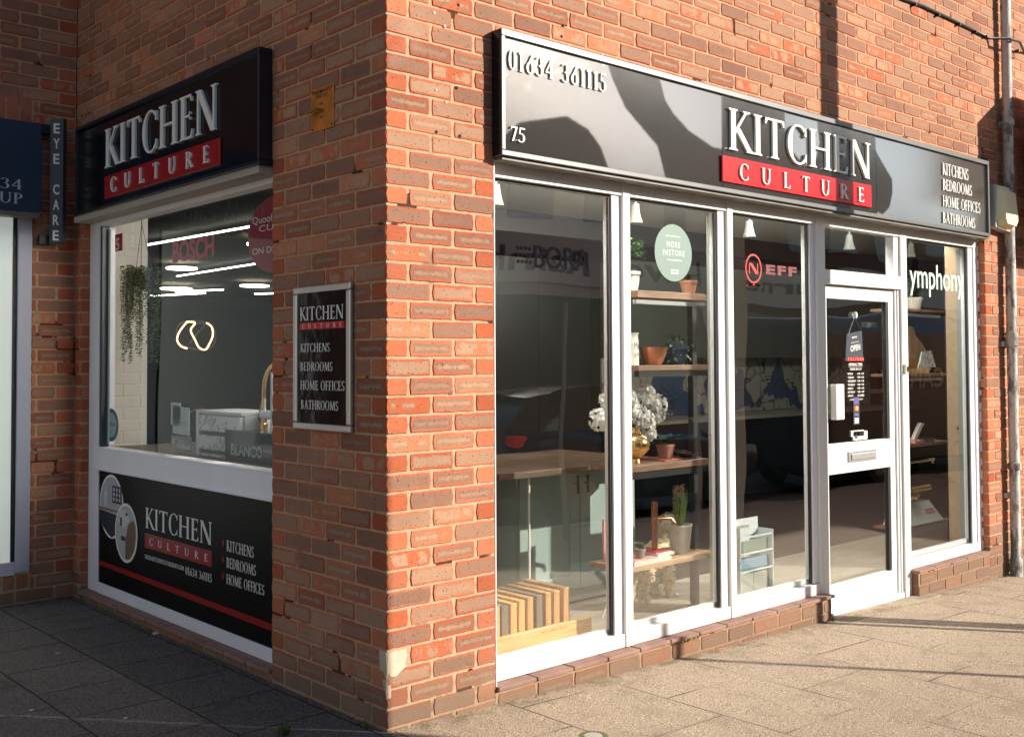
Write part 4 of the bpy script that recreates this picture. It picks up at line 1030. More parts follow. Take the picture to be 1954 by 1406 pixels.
# white painted brick return behind the side window
B = Bricks(lambda u, v, d: (u, 3.42-d, v))
wb = thing('painted_brick_wall', (.3, 3.42, 0), 'white painted brick wall just inside the side window', 'wall')
for k in range(-1, 34):
    x = .111 + (-.1125 if k % 2 else 0)
    while x < .495:
        u0, u1 = max(.111, x), min(.495, x+.221)
        if u1-u0 > .02: B.brick(u0, u1, ZK(k)+.003, ZK(k+1)-.003, True)
        x += .225
o = B.build('brickwork', wb); o.data.materials.clear(); o.data.materials.append(WALLW)
MB().box(.110, .4945, 3.4225, 3.55, IF, 2.55).build('core', WALLW, wb)
# wall units, splashback and base units of the back kitchen display
ku = thing('kitchen_display', (7.7, 3.7, IF), 'grey green wall cupboards over a cracked stone splashback at the back of the showroom', 'kitchen units')
mb = MB(); x = 5.2
while x < 10.2: mb.box(x, x+.596, 3.5, 3.84, 1.44, 2.38); x += .60
mb.build('wall_cupboard', UNIT, ku)
MB().box(5.0, 10.45, 3.85, 3.95, IF, 2.555).build('partition', WALLD, ku)
MB().box(5.2, 10.2, 3.82, 3.845, .84, 1.439).build('splashback', SPLASH, ku)
MB().box(5.2, 10.2, 3.26, 3.84, .80, .835).build('worktop', mat('pale_worktop', (.35, .33, .29), .3), ku)
mb = MB(); x = 5.2
while x < 10.2: mb.box(x, x+.596, 3.30, 3.84, IF+.1, .799); x += .60
mb.build('base_cupboard', mat('midnight_units', (.008, .012, .016), .3), ku)
# tall dark units seen in the first pane
tu = thing('tall_cupboards', (3.4, 3.1, IF), 'tall dark handleless cupboards deep inside the first front window', 'cupboards')
for i in range(4): MB().box(1.75+i*.6, 2.346+i*.6, 2.95, 3.4, IF, 2.25).build('cupboard_door', mat('near_black', (.006, .007, .008), .35), tu, bevel=.002)

# teal shaker island with doors
isl = thing('kitchen_island', (2.2, 1.6, IF), 'teal shaker cupboard island with a walnut worktop in the first front window', 'kitchen island')
MB().box(1.45, 2.86, 1.02, 2.0, .756, .792).build('worktop', WALNUT, isl, bevel=.003)
MB().box(1.80, 2.82, 1.275, 1.95, IF+.02, .755).box(1.45, 1.78, 1.45, 1.95, IF, .755).build('carcass', TEAL, isl)
for (a, b) in ((1.812, 2.308), (2.314, 2.81)):
    d_ = MB(); z0, z1 = .02, .745; fw_ = .085
    d_.box(a, a+fw_, 1.253, 1.274, z0, z1).box(b-fw_, b, 1.253, 1.274, z0, z1).box(a+fw_, b-fw_, 1.253, 1.274, z1-fw_, z1).box(a+fw_, b-fw_, 1.253, 1.274, z0, z0+fw_).box(a+fw_, b-fw_, 1.262, 1.273, z0+fw_, z1-fw_)
    dd = d_.build('cupboard_door', TEAL, isl, bevel=.001)
    hx = b-.04 if a < 2 else a+.04
    MB().box(hx-.006, hx+.006, 1.222, 1.232, .60, .71).box(hx-.005, hx+.005, 1.232, 1.2525, .655, .665).build('handle', BLACKM, dd)
isl2 = MB().box(1.30, 1.62, 1.9, 2.4, .795, .985).box(1.28, 1.66, 1.88, 2.42, .986, 1.01).build('drawer_box', mat('grey_white', (.30, .31, .32), .5), None, 'pale grey panelled sample box standing on the walnut worktop', 'sample box')

# acrylic rod with disc
rd = thing('acrylic_stand', (1.72, 1.20, IF), 'clear acrylic rod with a round disc foot beside the teal cupboard', 'display rod')
MB().tube([(1.79, 1.15, .08), (1.79, 1.15, .74)], .008).build('rod', ACRY, rd)
MB().lathe([(0, 0), (.032, .002), (.034, .008), (0, .012)], (1.79, 1.13, .075), 20).build('disc', ACRY, rd)

# ------------------------------------------------------------------ wood sample blocks
wbk = thing('sample_tray', (1.5, .72, IF), 'oak tray that holds upright worktop samples on the showroom floor', 'tray')
y0, y1 = .66, .94
MB().box(1.10, 1.80, y0, y0+.03, IF, IF+.105).box(1.10, 1.80, y1-.02, y1, IF, IF+.07).box(1.78, 1.80, y0+.0305, y1-.0205, IF, IF+.07).box(1.10, 1.779, y0+.0305, y1-.0205, IF, IF+.02).build('tray', OAK, wbk, bevel=.003)
mb = MB(); sans(mb, 'worktops', FR(y0-.0005), 1.42, 1.62, IF+.075, IF+.092, .0003); mb.build('lettering', mat('branded', (.30, .16, .05), .7), wbk)
bl = [(1.120, .052, OAKV, .235, 'pale oak worktop sample at the left end of the tray'), (1.185, .045, GREYOAK, .228, 'dark grey worktop sample, second in the oak tray'),
      (1.245, .042, OAKV, .232, 'golden oak worktop sample between two others in the tray'), (1.302, .040, OAKV, .238, 'light oak worktop sample fourth along the tray'),
      (1.362, .040, BEECH, .245, 'reddish beech worktop sample in the middle of the tray'), (1.425, .042, GREYOAK, .245, 'grey brown oak sample right of the beech one'),
      (1.490, .040, BEECH, .250, 'brown beech sample with a grey neighbour on its left'), (1.550, .042, BEECH, .252, 'mid brown sample second from the right end'), (1.622, .044, BEECH, .258, 'warm brown worktop sample at the right end of the tray')]
for (x, w_, m_, h, lb) in bl:
    MB().box(x, x+w_, y0+.034, y1-.024+.10, IF+.021, IF+.021+h).build('worktop_sample', m_, None, lb, 'wood sample', 'worktop samples in the oak tray', bevel=.002)
MB().tube([(2.13, .90, IF), (2.15, .90, -.05), (2.19, .90, .03)], .004).build('cable_end', WHITE, None, 'short white cable hanging behind the first window post', 'cable')

# ------------------------------------------------------------------ spotlights
def spot(x, lb):
    t = thing('ceiling_spotlight', (x, 1.35, 2.56), lb, 'spotlight', 'white spotlights along the showroom ceiling')
    return t
t0 = spot(1.72, 'white ceiling spotlight at the top left of the first front window')
MB().lathe([(0, -.035), (.075, -.035), (.080, -.005), (.092, 0), (0, 0)], (1.72, 1.35, 2.56), 24).build('rose', LAMPW, t0)
MB().tube([(1.72, 1.35, 2.515), (1.72, 1.35, 2.455)], .010).build('stem', ALU, t0)
MB().lathe([(0, .0), (.026, 0), (.029, -.04), (.036, -.08), (.050, -.125), (.044, -.123), (.022, -.07), (0, -.05)], (1.72, 1.35, 2.455), 24).build('lamp_shade', LAMPW, t0)
for i, (x, lb) in enumerate(((2.95, 'white ceiling spotlight at the top of the second window left of the round sticker'), (4.22, 'white ceiling spotlight seen at the top of the third window'), (5.62, 'white ceiling spotlight behind the small pane above the door'), (6.66, 'white ceiling spotlight in the top left corner of the last window'))):
    c = copy_tree(t0); c.location.x = x; c['label'] = lb; c.rotation_euler.z = .3*i

# LED strips and round lamps seen from the side window, and hidden strips added for fill
def strip(p, q, lb, m=LEDM, r=.008):
    mb = MB(); mb.tube([(p[0], p[1], 2.50), (q[0], q[1], 2.50)], r, 6)
    return mb.build('led_strip', m, None, lb, 'strip light', 'led strips on the showroom ceiling')
strip((1.65, 6.2), (1.75, 3.95), 'long thin led strip crossing above the red brand lettering')
strip((3.38, 9.4), (3.30, 6.6), 'second led strip below and right of the red brand lettering')
strip((.85, .75), (.85, 2.3), 'led strip close behind the side window, hidden above its head', LED_FILL)  # added lamp, out of sight, to brighten the white brick and ledge
mb = MB(); mb.tube([(.75, .37, 2.42), (5.15, .37, 2.42)], .022, 8); mb.build('led_strip', mat('led_head_fill', (.9, .9, .9), .5, emit=(1.0, .96, .88), estr=80.0), None, 'led strip tucked behind the head of the front windows', 'strip light', 'led strips on the showroom ceiling')  # added lamp, out of sight, to lift the ceiling and window display
for i in range(3):  # strips added behind the bulkhead, unseen, to brighten the wall cupboards
    strip((4.3+2.1*i, 3.05), (6.1+2.1*i, 3.05), ['led strip above the left wall cupboards', 'led strip above the middle wall cupboards', 'led strip above the right wall cupboards'][i], LEDM)
strip((3.33, 3.3), (3.33, 2.78), 'short led strip at the upper left of the first front window')
for (a, lb) in (((4.62, 12.2, 4.95, 11.3), 'slanting far led strip in the middle of the side window'), ((4.70, 13.5, 5.10, 12.2), 'far led strip at the left beside the hanging plant'), ((5.78, 11.9, 6.1, 11.4), 'short far led strip at the right of the side window'), ((7.2, 13.2, 7.6, 13.0), 'tiny far strip light near the pale post')):
    strip(a[:2], a[2:], lb, r=.011)
for (a, b, r_, lb) in ((2.90, 8.2, .17, 'flat round lamp below the first letter of the red brand word'), (4.27, 11.4, .22, 'round ceiling lamp just above the glowing squiggle'), (4.87, 10.2, .20, 'round ceiling lamp right of centre in the side window'), (2.35, 5.4, .10, 'small round ceiling lamp at the right under the red sticker')):
    t = thing('ceiling_lamp', (a, b, 2.5), lb, 'ceiling lamp', 'round lamps on the showroom ceiling')
    MB().lathe([(r_*.72, -.02), (r_, -.02), (r_, 0), (r_*.72, 0)], (a, b, 2.5), 28).build('glowing_ring', LEDW, t)
# pale post and dark screen in the depth of the shop
MB().box(1.14, 1.24, 5.9, 5.98, .75, 2.05).build('pale_post', mat('pale_post', (.30, .26, .2), .7), None, 'pale upright post far inside behind the hanging plant', 'post')
MB().box(1.25, 2.9, 5.95, 6.0, .3, 1.93).build('dark_screen', mat('screen_dark', (.008, .011, .011), .9, spec=.1), None, 'dark glossy partition behind the glowing squiggle', 'partition')
# neon squiggle
ne = thing('neon_light', (1.33, 4.5, 1.5), 'glowing looped neon line light hanging inside the side window', 'neon light')
def crv(pts, r, m, nm='tube'):
    P = [Vector(p) for p in pts]; out = []
    for i in range(len(P)-1):
        a, b, c, d = P[max(i-1, 0)], P[i], P[i+1], P[min(i+2, len(P)-1)]
        for j in range(8):
            t = j/8; out.append(.5*((2*b)+(c-a)*t+(2*a-5*b+4*c-d)*t*t+(3*b-a-3*c+d)*t**3))
    out.append(P[-1]); MB().tube(out, r, 8).build(nm, m, ne)
nx_ = lambda px, py, o_=0: tuple(at(px, py, 'y', 4.5+o_))
crv([nx_(357, 614), nx_(343, 632), nx_(338, 648), nx_(345, 660), nx_(357, 665)], .0065, NEON)
crv([nx_(357, 614), nx_(372, 616), nx_(364, 630), nx_(372, 648), nx_(380, 663), nx_(392, 667), nx_(400, 655), nx_(406, 640), nx_(404, 624), nx_(394, 616)], .0065, NEON)
crv([nx_(336, 640, .05), nx_(341, 620, .05), nx_(358, 613, .05), nx_(390, 614, .05), nx_(410, 632, .05), nx_(409, 655, .05), nx_(392, 668, .05), nx_(362, 664, .05), nx_(342, 655, .05)], .006, mat('tube_off', (.10, .08, .06), .3), 'unlit_tube')
crv([nx_(362, 655, .03), nx_(376, 636, .03), nx_(389, 622, .03), nx_(384, 616, .03), nx_(368, 620, .03)], .006, mat('tube_off', (.10, .08, .06), .3), 'unlit_tube')

# ------------------------------------------------------------------ things in the side window
# display ledge
MB().box(.13, .80, .9, 3.41, .80, .885).build('window_ledge', mat('ledge_dark', (.10, .075, .06), .5), None, kind='structure')
LZ = .886
# sample drawers
dw = thing('drawer_sample', (.5, 2.15, LZ), 'white and marble kitchen drawer sample on the side window ledge', 'drawer sample')
y0, y1 = 1.87, 2.42
MB().box(.36, .62, 2.38, 2.42, LZ, 1.142).box(.36, .62, 1.87, 2.379, 1.125, 1.142).box(.38, .62, 1.87, 2.379, LZ, 1.124).build('cabinet', mat('drawer_white', (.62, .64, .66), .3), dw, bevel=.002)
for z0, z1 in ((1.03, 1.115), (.925, 1.005), (LZ+.002, .902)): MB().box(.357, .379, 1.88, 2.372, z0, z1).build('drawer_front', MARB, dw)
MB().box(.368, .3795, 1.88, 2.372, 1.0055, 1.029).box(.368, .3795, 1.88, 2.372, .9025, .9245).build('drawer_gap', GASKET, dw)
# black worktop box with brand name
bb = thing('black_sink_box', (.42, 1.75, LZ), 'black display box with grey block letters in the right corner of the side window', 'display box')
MB().box(.34, .62, 1.05, 2.02, LZ, 1.048).build('box', BLACKG, bb, bevel=.003)
SB = lambda u, v, d: (.339-d, -u, v)
mb = MB(); sans(mb, 'BLANCO', SB, -1.945, -1.60, .915, .975, .001, .03); mb.build('lettering', mat('grey_letter', (.36, .40, .41), .5), bb)
def tap(base, h, reach, r, m, label, dirx=-1, name='kitchen_tap'):
    t = thing(name, base, label, 'tap')
    x, y, z = base; pts = [(x, y, z), (x, y, z+h-reach*.5)]
    for i in range(1, 13):
        a = math.pi*i/12; pts.append((x, y+dirx*(reach*.5-reach*.5*math.cos(a)), z+h-reach*.5+reach*.5*math.sin(a)))
    pts.append((x, y+dirx*reach, z+h-reach*.5-.06))
    MB().tube(pts, r, 12).build('spout', m, t)
    MB().lathe([(r*1.1, 0), (r*1.9, .002), (r*1.9, .03), (r*1.5, .035), (r*1.5, .11), (r, .115)], base, 18).build('body', m, t)
    return t
tg = tap((.48, 1.845, 1.049), .36, .30, .012, GOLD, 'tall gold swan neck tap on the black box in the side window')
MB().tube([(.48, 1.86, 1.11), (.48, 1.93, 1.11)], .022, 14).tube([(.48, 1.90, 1.12), (.48, 1.87, 1.20)], .005).build('handle', mat('bronze', (.22, .13, .07), .35, metal=.8), tg)
tw = thing('white_tap', (.46, 1.74, 1.049), 'white tap beside the gold one at the edge of the side window', 'tap')
MB().tube([(.46, 1.715, 1.049), (.46, 1.715, 1.36)], .012, 12).tube([(.46, 1.82, 1.13), (.46, 1.72, 1.13)], .024, 14).build('body', mat('tap_white', (.68, .70, .72), .3), tw)
MB().tube([(.46, 1.80, 1.13), (.46, 1.80, 1.22)], .006).build('lever', mat('tap_white', (.68, .70, .72), .3), tw)
# rose gold hoop
mb = MB(); mb.tube([tuple(at(350+38*math.cos(R(180-a))+33, 822-42*math.sin(R(a)), 'x', .62)) for a in range(0, 181, 12)], .006)
mb.build('copper_hoop', COPPER, None, 'thin copper hoop behind the small white cards in the side window', 'hoop')
# hanging string plant
hp = thing('hanging_plant', (.32, 3.10, 1.95), 'hanging string plant with long bead like trails in front of the white brick', 'plant')
hx, hy, hz = .30, 3.07, 1.955
MB().tube([(.30, 3.05, 2.33), (.30, 3.05, 2.26)], .003).tube([(.30, 3.05, 2.27), (.30, 3.14, 1.97)], .0015).tube([(.30, 3.05, 2.27), (.30, 3.06, 1.97)], .0015).tube([(.30, 3.05, 2.27), (.33, 2.96, 1.97)], .0015).build('hanger', CHAR, hp)
MB().lathe([(0, -.05), (.05, -.05), (.075, .0), (.075, .03), (0, .03)], (hx, hy, hz-.02), 20).build('pot', CHAR, hp)
mb = MB()
for i in range(60):
    a = random.random()*6.283; rr = random.uniform(.045, .125); x, y = hx+rr*math.cos(a), hy+rr*math.sin(a)
    ln = random.choice([.12, .2, .3, .42, .5, .58])+random.uniform(-.03, .03); z = hz+.04+random.uniform(-.02, .02)
    mb.tube([(x, y, z), (x+.01*math.cos(a), y+.01*math.sin(a), z-ln*.5), (x, y, z-ln)], .0012, 4)
    q = 0
    while q < ln:
        for sgn in (-1, 1):
            an = random.random()*6.283
            mb.leaf((x, y, z-q), (sgn*math.cos(an), sgn*math.sin(an), -.25), (0, 0, 1), .022, .014, .2)
        q += random.uniform(.011, .019)
for i in range(160):
    a = random.random()*6.283; rr = random.uniform(0, .1); mb.leaf((hx+rr*math.cos(a), hy+rr*math.sin(a), hz+random.uniform(-.02, .05)), (math.cos(a), math.sin(a), random.uniform(-.4, .8)), (0, 0, 1), .025, .014, .3)
mb.build('trails', mat('string_leaf', (.06, .12, .035), .6, var=.4, vscale=30), hp, smooth=True)
# stickers on the side pane
XV = GX+.004
VS = lambda u, v, d: (XV-d, -u, v)
def sticker(name, label, m, polys, fn, texts=(), tm=None, cat='window sticker', d=.0006, group=None):
    mb = MB()
    for i, pl in enumerate(polys): mb.prism(pl, fn, -.0004, d)
    o = mb.build(name, m, None, label, cat, group)
    if texts:
        mb = MB()
        for t in texts:
            (serif if t[0] == 'S' else sans)(mb, t[1], fn, t[2], t[3], t[4], t[5], *((d+.0001, d+.0005) if t[0] == 'S' else (d+.0004,)), **(t[6] if len(t) > 6 else {}))
        c = mb.build('lettering', tm or WHITEV, o); c.matrix_parent_inverse = Matrix.Translation(-Vector(o.location))
    return o
sticker('round_sticker', 'dark red round sticker cut by the pier at the top of the side window', mat('cherry_vinyl', (.30, .008, .030), .5), [ell(-1.045, 2.008, .245, .178, 44)], VS,
        [('s', 'Quooker', -1.245, -.97, 2.065, 2.105), ('s', 'CUBE', -1.18, -.93, 2.030, 2.060), ('s', 'ON DISPLAY', -1.245, -.84, 1.925, 1.955)])
mb = MB(); sans(mb, 'BOSCH', VS, -2.137, -1.648, 1.949, 2.064, .0006, .035); mb.build('brand_lettering', mat('bosch_red', (.60, .015, .035), .5), None, 'bold red BOSCH lettering on the side window', 'lettering')
o = sticker('square_sticker', 'small red and white sticker with a 5 at the upper left of the side window', REDV, [rect(-2.935, -2.825, 2.075, 2.178)], VS, [('s', '5', -2.925, -2.870, 2.078, 2.155, {'off': .03})])
o = sticker('oval_sticker', 'blue ringed white round sticker in the lower left corner of the side window', mat('sticker_blue', (.015, .20, .34), .5), [ell(-2.980, 1.046, .112, .098, 40)], VS)
c = MB().prism(ell(-2.980, 1.046, .083, .073, 36), VS, .0007, .0010).build('centre', mat('sticker_pale', (.50, .55, .55), .5), o); c.matrix_parent_inverse = Matrix.Translation(-Vector(o.location))
mb = MB(); sans(mb, 'Safe', VS, -2.985, -2.915, 1.040, 1.062, .0012, .03); mb.prism(ell(-3.010, 1.055, .020, .020, 20), VS, .0010, .0013); mb.prism(rect(-3.034, -3.018, 1.02, 1.05), VS, .0010, .00125)
c = mb.build('lettering', mat('sticker_blue', (.015, .20, .34), .5), o); c.matrix_parent_inverse = Matrix.Translation(-Vector(o.location))
sticker('approval_card', 'pale card reading APPROVED stuck near the middle of the side window', mat('card_pale', (.42, .50, .52), .5), [[(-2.125, 1.035), (-1.925, 1.03), (-1.925, 1.175), (-2.125, 1.185)], rect(-2.15, -2.03, 1.08, 1.20)], VS,
        [('s', 'APPROVED', -2.11, -1.94, 1.078, 1.102)], mat('grey_text', (.22, .28, .30), .6))
o = sticker('social_sticker', 'small black sticker with white facebook lettering low on the side window', BLACKG, [rect(-2.145, -1.896, .946, 1.024)], VS, [('s', 'find us on', -2.065, -1.95, .992, 1.006), ('s', 'facebook', -2.070, -1.905, .958, .985, {'off': .02}), ('s', 'f', -2.125, -2.095, .960, 1.008, {'off': .04})], mat('dim_white', (.5, .5, .48), .6))

# ------------------------------------------------------------------ shelving in the second window
def shelf(x0, x1, y0, y1, z, t, m, label, rail=True, group='shelves of the window display'):
    th = thing('display_shelf', ((x0+x1)/2, (y0+y1)/2, z-t), label, 'shelf', group)
    MB().box(x0, x1, y0, y1, z-t, z).build('board', m, th, bevel=.002)
    if rail: MB().box(x0+.01, x1-.08, y0+.02, y0+.05, z-t-.035, z-t-.012).build('rail', mat('rail_grey', (.45, .46, .46), .4, metal=.3), th)
    return th
WB = make_wood('brown_board', (.14, .075, .045), (.27, .16, .10), 1.0, 0, .5)
shelf(2.13, 2.757, .60, .86, 1.808, .040, WB, 'brown shelf with a terracotta pot in the second window')
shelf(2.13, 2.750, .60, .86, 1.383, .030, WB, 'middle brown shelf with copper bowl in the second window', False)
shelf(2.06, 2.765, .60, .92, .820, .035, WB, 'walnut counter height shelf with the white flowers', False)
MB().box(2.14, 2.75, .605, .64, 1.318, 1.350).box(2.07, 2.74, .605, .64, .745, .782).build('cross_rail', BLACKM, None, 'black rails below the shelves of the second window', 'rail')
pl = thing('shelf_upright', (2.70, .8, IF), 'black metal upright carrying the shelves in the second window', 'post')
MB().box(2.76, 2.80, .72, .76, IF, 1.745).build('post', BLACKM, pl)
MB().box(2.68, 2.86, .70, .78, 1.745, 1.765).build('bracket', BLACKM, pl)
# low table
lt = thing('low_table', (2.4, .75, IF), 'low oak topped table with a dark iron leg in the second window', 'table')
MB().box(2.03, 2.80, .60, .90, .232, .262).build('table_top', make_wood('honey_board', (.36, .21, .11), (.54, .35, .20), 1.0, 0), lt, bevel=.003)
MB().tube([(2.72, .69, IF+.01), (2.72, .69, .231)], .016, 14).lathe([(0, 0), (.05, 0), (.05, .012), (.03, .018), (.022, .05), (.016, .055)], (2.72, .69, IF), 20).build('leg', mat('rusty_iron', (.05, .038, .03), .6), lt)
def pot(c, r0, r1, h, m, nm='pot', par=None, label=None, cat=None):
    mb = MB().lathe([(0, 0), (r0, 0), (r1, h*.82), (r1*1.06, h*.83), (r1*1.06, h), (r1*.92, h), (r1*.88, h*.86), (0, h*.84)], c, 26)
    return mb.build(nm, m, par, label, cat)
def bushy(c, r, n, ln, wd, m, par, up_=.5, nm='foliage'):
    mb = MB()
    for i in range(n):
        a = random.random()*6.283; e = random.uniform(-.2, 1); q = r*random.random()**.5
        b = (c[0]+q*math.cos(a)*math.cos(e), c[1]+q*math.sin(a)*math.cos(e), c[2]+q*max(-.3, math.sin(e))*1.2)
        mb.leaf(b, (math.cos(a), math.sin(a), random.uniform(-.2, 1)*up_*2), (0, 0, 1), ln*random.uniform(.6, 1.2), wd, .35)
    return mb.build(nm, m, par, smooth=True)
def plant(c, label, potm, r0, r1, h, fol, name='potted_plant'):
    t = thing(name, c, label, 'plant'); pot(c, r0, r1, h, potm, 'pot', t); fol(t, (c[0], c[1], c[2]+h)); return t
# top shelf
plant((2.205, .73, 1.809), 'bushy green plant in a white pot behind the first window post', CERAM, .045, .060, .115, lambda t, c: bushy((c[0], c[1], c[2]+.10), .095, 170, .035, .016, LEAF, t))
def rubber(t, c):
    mb = MB()
    for i in range(9):
        a = i*2.4; mb.leaf(c, (math.cos(a), math.sin(a), .9), (0, 0, 1), .11, .062, .5)
    mb.build('foliage', LEAF, t, smooth=True)
plant((2.70, .70, 1.809), 'small broad leaved plant in a terracotta pot on the top shelf', TERRA, .036, .052, .085, rubber)
# middle shelf
jg = thing('ceramic_jug', (2.075, .70, 1.384), 'tall cream jug with Mr lettering on the middle shelf', 'jug')
MB().lathe([(0, 0), (.055, 0), (.052, .14), (.048, .17), (.056, .185), (.050, .185), (.042, .16), (0, .15)], (2.165, .70, 1.384), 26).build('body', CERAM, jg)
mb = MB(); sans(mb, 'Mr.', FR(.645), 2.145, 2.195, 1.475, 1.515, .002); sans(mb, '& Mrs', FR(.645), 2.145, 2.195, 1.43, 1.455, .002); mb.build('lettering', GASKET, jg)
MB().lathe([(0, 0), (.045, 0), (.075, .06), (.088, .105), (.084, .105), (.068, .055), (0, .012)], (2.396, .72, 1.384), 28).build('copper_bowl', mat('copper_bowl', (.55, .25, .16), .28, metal=.9), None, 'shiny copper bowl in the middle of the middle shelf', 'bowl')
def trail(t, c):
    mb = MB()
    for i in range(190):
        a = random.random()*6.283; q = random.uniform(.02, .14)
        mb.leaf((c[0]+q*math.cos(a), c[1]+q*.8*math.sin(a), c[2]+random.uniform(-.09, .07)-(q > .10)*.05), (math.cos(a), math.sin(a), random.uniform(-1, .7)), (0, 0, 1), .024, .018, .3)
    mb.build('foliage', LEAFB, t, smooth=True)
plant((2.64, .76, 1.384), 'trailing blue green plant in a dark blue pot on the middle shelf', BLUEP, .06, .085, .11, trail)
# counter shelf: gold vase with white blossom
vs_ = thing('flower_vase', (2.20, .75, .821), 'round gold vase full of white blossom behind the first window post', 'vase')
MB().lathe([(0, 0), (.035, 0), (.030, .02), (.045, .035), (.085, .075), (.092, .11), (.075, .15), (.035, .175), (.032, .20), (.040, .205), (.030, .20), (0, .17)], (2.26, .75, .821), 30).build('vase', GOLD, vs_)
mb = MB(); fl = MB(); cores = MB()
def blossom(c, r, nv_):
    t1 = nv_.orthogonal().normalized(); t2 = nv_.cross(t1)
    for i in range(5):
        a = i*1.2566+random.random(); d_ = t1*math.cos(a)+t2*math.sin(a)+nv_*random.uniform(.05, .5)
        fl.leaf(c, tuple(d_), tuple(nv_), r, r*.95, -.3)
for (px_, py_, rp) in ((1160, 764, 13), (1151, 801, 15), (1166, 782, 11), (1196, 760, 12), (1224, 752, 14), (1246, 772, 14), (1206, 786, 17), (1226, 806, 17), (1250, 792, 9), (1212, 832, 11), (1186, 800, 12), (1236, 828, 8)):
    Pq = at(px_, py_, 'y', .74+.012*(rp % 5)); cx_ = Pq.x-2.25; cz_ = (Pq.z-.90)/.85; rr = rp*.0043
    BC = (2.25+cx_, .76, .90+cz_*.85); cores.lathe([(0, -.6*rr), (.4*rr, -.45*rr), (.6*rr, 0), (.4*rr, .45*rr), (0, .6*rr)], BC, 10)
    for i in range(int(1100*rr)):
        v = Vector((random.gauss(0, 1), random.gauss(0, 1), random.gauss(0, 1))).normalized()*rr*random.uniform(.75, 1.0)
        blossom((2.25+cx_+v.x, .76+v.y, .90+cz_*.85+v.z), .020, v.normalized())
    mb.tube([(2.26, .75, 1.0), (2.25+cx_*.5, .76, 1.03+cz_*.3), (2.25+cx_, .76, .90+cz_*.85)], .004, 6)
mb.build('stems', LEAFD, vs_); fl.merge(cores).build('blossom', PETAL, vs_, smooth=True)
def peper(t, c):
    mb = MB()
    for i in range(13):
        a = i*2.4; mb.leaf(c, (math.cos(a), math.sin(a), .55+.5*(i % 3)), (0, 0, 1), .085+.01*(i % 3), .062, .55)
    mb.build('foliage', LEAFD, t, smooth=True)
plant((2.52, .74, .829), 'dark leaved plant in a pink clay pot beside the gold vase', mat('pink_clay', (.42, .22, .17), .8), .040, .055, .085, peper)
MB().box(2.42, 2.58, .66, .86, .8205, .8285).build('clay_tile', mat('red_tile', (.35, .09, .06), .6), None, 'red tile under the pink clay pot', 'tile', bevel=.001)
MB().box(2.61, 2.755, .66, .84, .8205, .8275).build('slate_coaster', mat('slate', (.10, .10, .11), .5), None, 'grey slate tile under the black dishes', 'tile', bevel=.001)
for (x, y, lb) in ((2.665, .70, 'front black dish at the right end of the counter shelf'), (2.745, .84, 'rear black dish at the right end of the counter shelf')):
    MB().lathe([(0, 0), (.03, 0), (.062, .022), (.066, .028), (.058, .025), (0, .008)], (x, y, .828), 24).build('black_dish', mat('dish_black', (.02, .018, .018), .12), None, lb, 'dish', 'black dishes')
# on the low table
MB().box(2.08, 2.25, .83, .845, .263, .50).build('pink_board', PINK, None, 'pink card board upright at the left of the low table', 'board', bevel=.001)
MB().box(2.035, 2.075, .70, .72, .263, .47).build('pink_board', mat('pink_dark', (.50, .24, .22), .6), None, 'dull pink board seen left of the first window post', 'board', bevel=.001)
MB().box(2.08, 2.40, .60, .80, .2625, .285).build('book', PAPER, None, 'large white book lying on the low table', 'book', 'books on the low table', bevel=.001)
MB().box(2.10, 2.30, .61, .80, .2855, .2905).build('pink_folder', PINK, None, 'flat pink folder on top of the large white book', 'folder')
MB().box(2.305, 2.45, .62, .82, .2855, .303).build('book', PAPER, None, 'small white book under the copper tap', 'book', 'books on the low table', bevel=.001)
MB().box(2.31, 2.42, .64, .80, .3035, .310).build('red_notebook', mat('note_red', (.45, .05, .06), .5), None, 'thin red notebook at the foot of the copper tap', 'notebook')
def succ(t, c):
    mb = MB()
    for i in range(26):
        a = i*2.4; e = .25+.03*i; mb.leaf((c[0], c[1], c[2]), (math.cos(a), math.sin(a), e), (0, 0, 1), .05, .016, -.15)
    mb.build('foliage', mat('succ', (.10, .20, .12), .5), t, smooth=True)
plant((2.19, .66, .291), 'tiny succulent in a grey ribbed pot on the low table', mat('grey_pot', (.34, .31, .28), .8), .024, .036, .055, succ)
ct = thing('copper_tap', (2.33, .70, .311), 'upright copper basin tap standing on the low table', 'tap')
MB().tube([(2.37, .70, .311), (2.37, .70, .59)], .018, 18).build('body', COPPER, ct)
MB().tube([(2.385, .70, .49), (2.48, .67, .485), (2.50, .66, .455)], .011, 12).build('spout', COPPER, ct)
hy = thing('hyacinth_pot', (2.47, .68, .263), 'white hyacinth with long green leaves in a pale printed bucket', 'plant')
HC = (2.60, .70, .263)
MB().lathe([(0, 0), (.052, 0), (.070, .160), (.074, .162), (.074, .172), (.066, .172), (.062, .15), (0, .145)], HC, 28).build('bucket', mat('printed_bucket', (.82, .80, .70), .6, var=.12, vscale=18), hy)
mb = MB()
for i in range(9):
    a = i*2.4; mb.leaf((HC[0]+.012*math.cos(a), HC[1]+.012*math.sin(a), HC[2]+.15), (math.cos(a)*.28, math.sin(a)*.28, 1), (math.cos(a), math.sin(a), 0), .20+.02*(i % 3), .026, .12)
mb.tube([(HC[0], HC[1], HC[2]+.15), (HC[0]-.01, HC[1], HC[2]+.34)], .006)
mb.build('leaves', mat('hyacinth_leaf', (.20, .36, .07), .5), hy, smooth=True)
mb = MB()
for i in range(110):
    a = random.random()*6.283; z = random.uniform(.27, .41); b = (HC[0]-.008+.016*math.cos(a), HC[1]+.016*math.sin(a), HC[2]+z)
    for k in range(3): mb.leaf(b, (math.cos(a+k*.6-.6), math.sin(a+k*.6-.6), random.uniform(-.5, .7)), (0, 0, 1), .026, .009, .5)
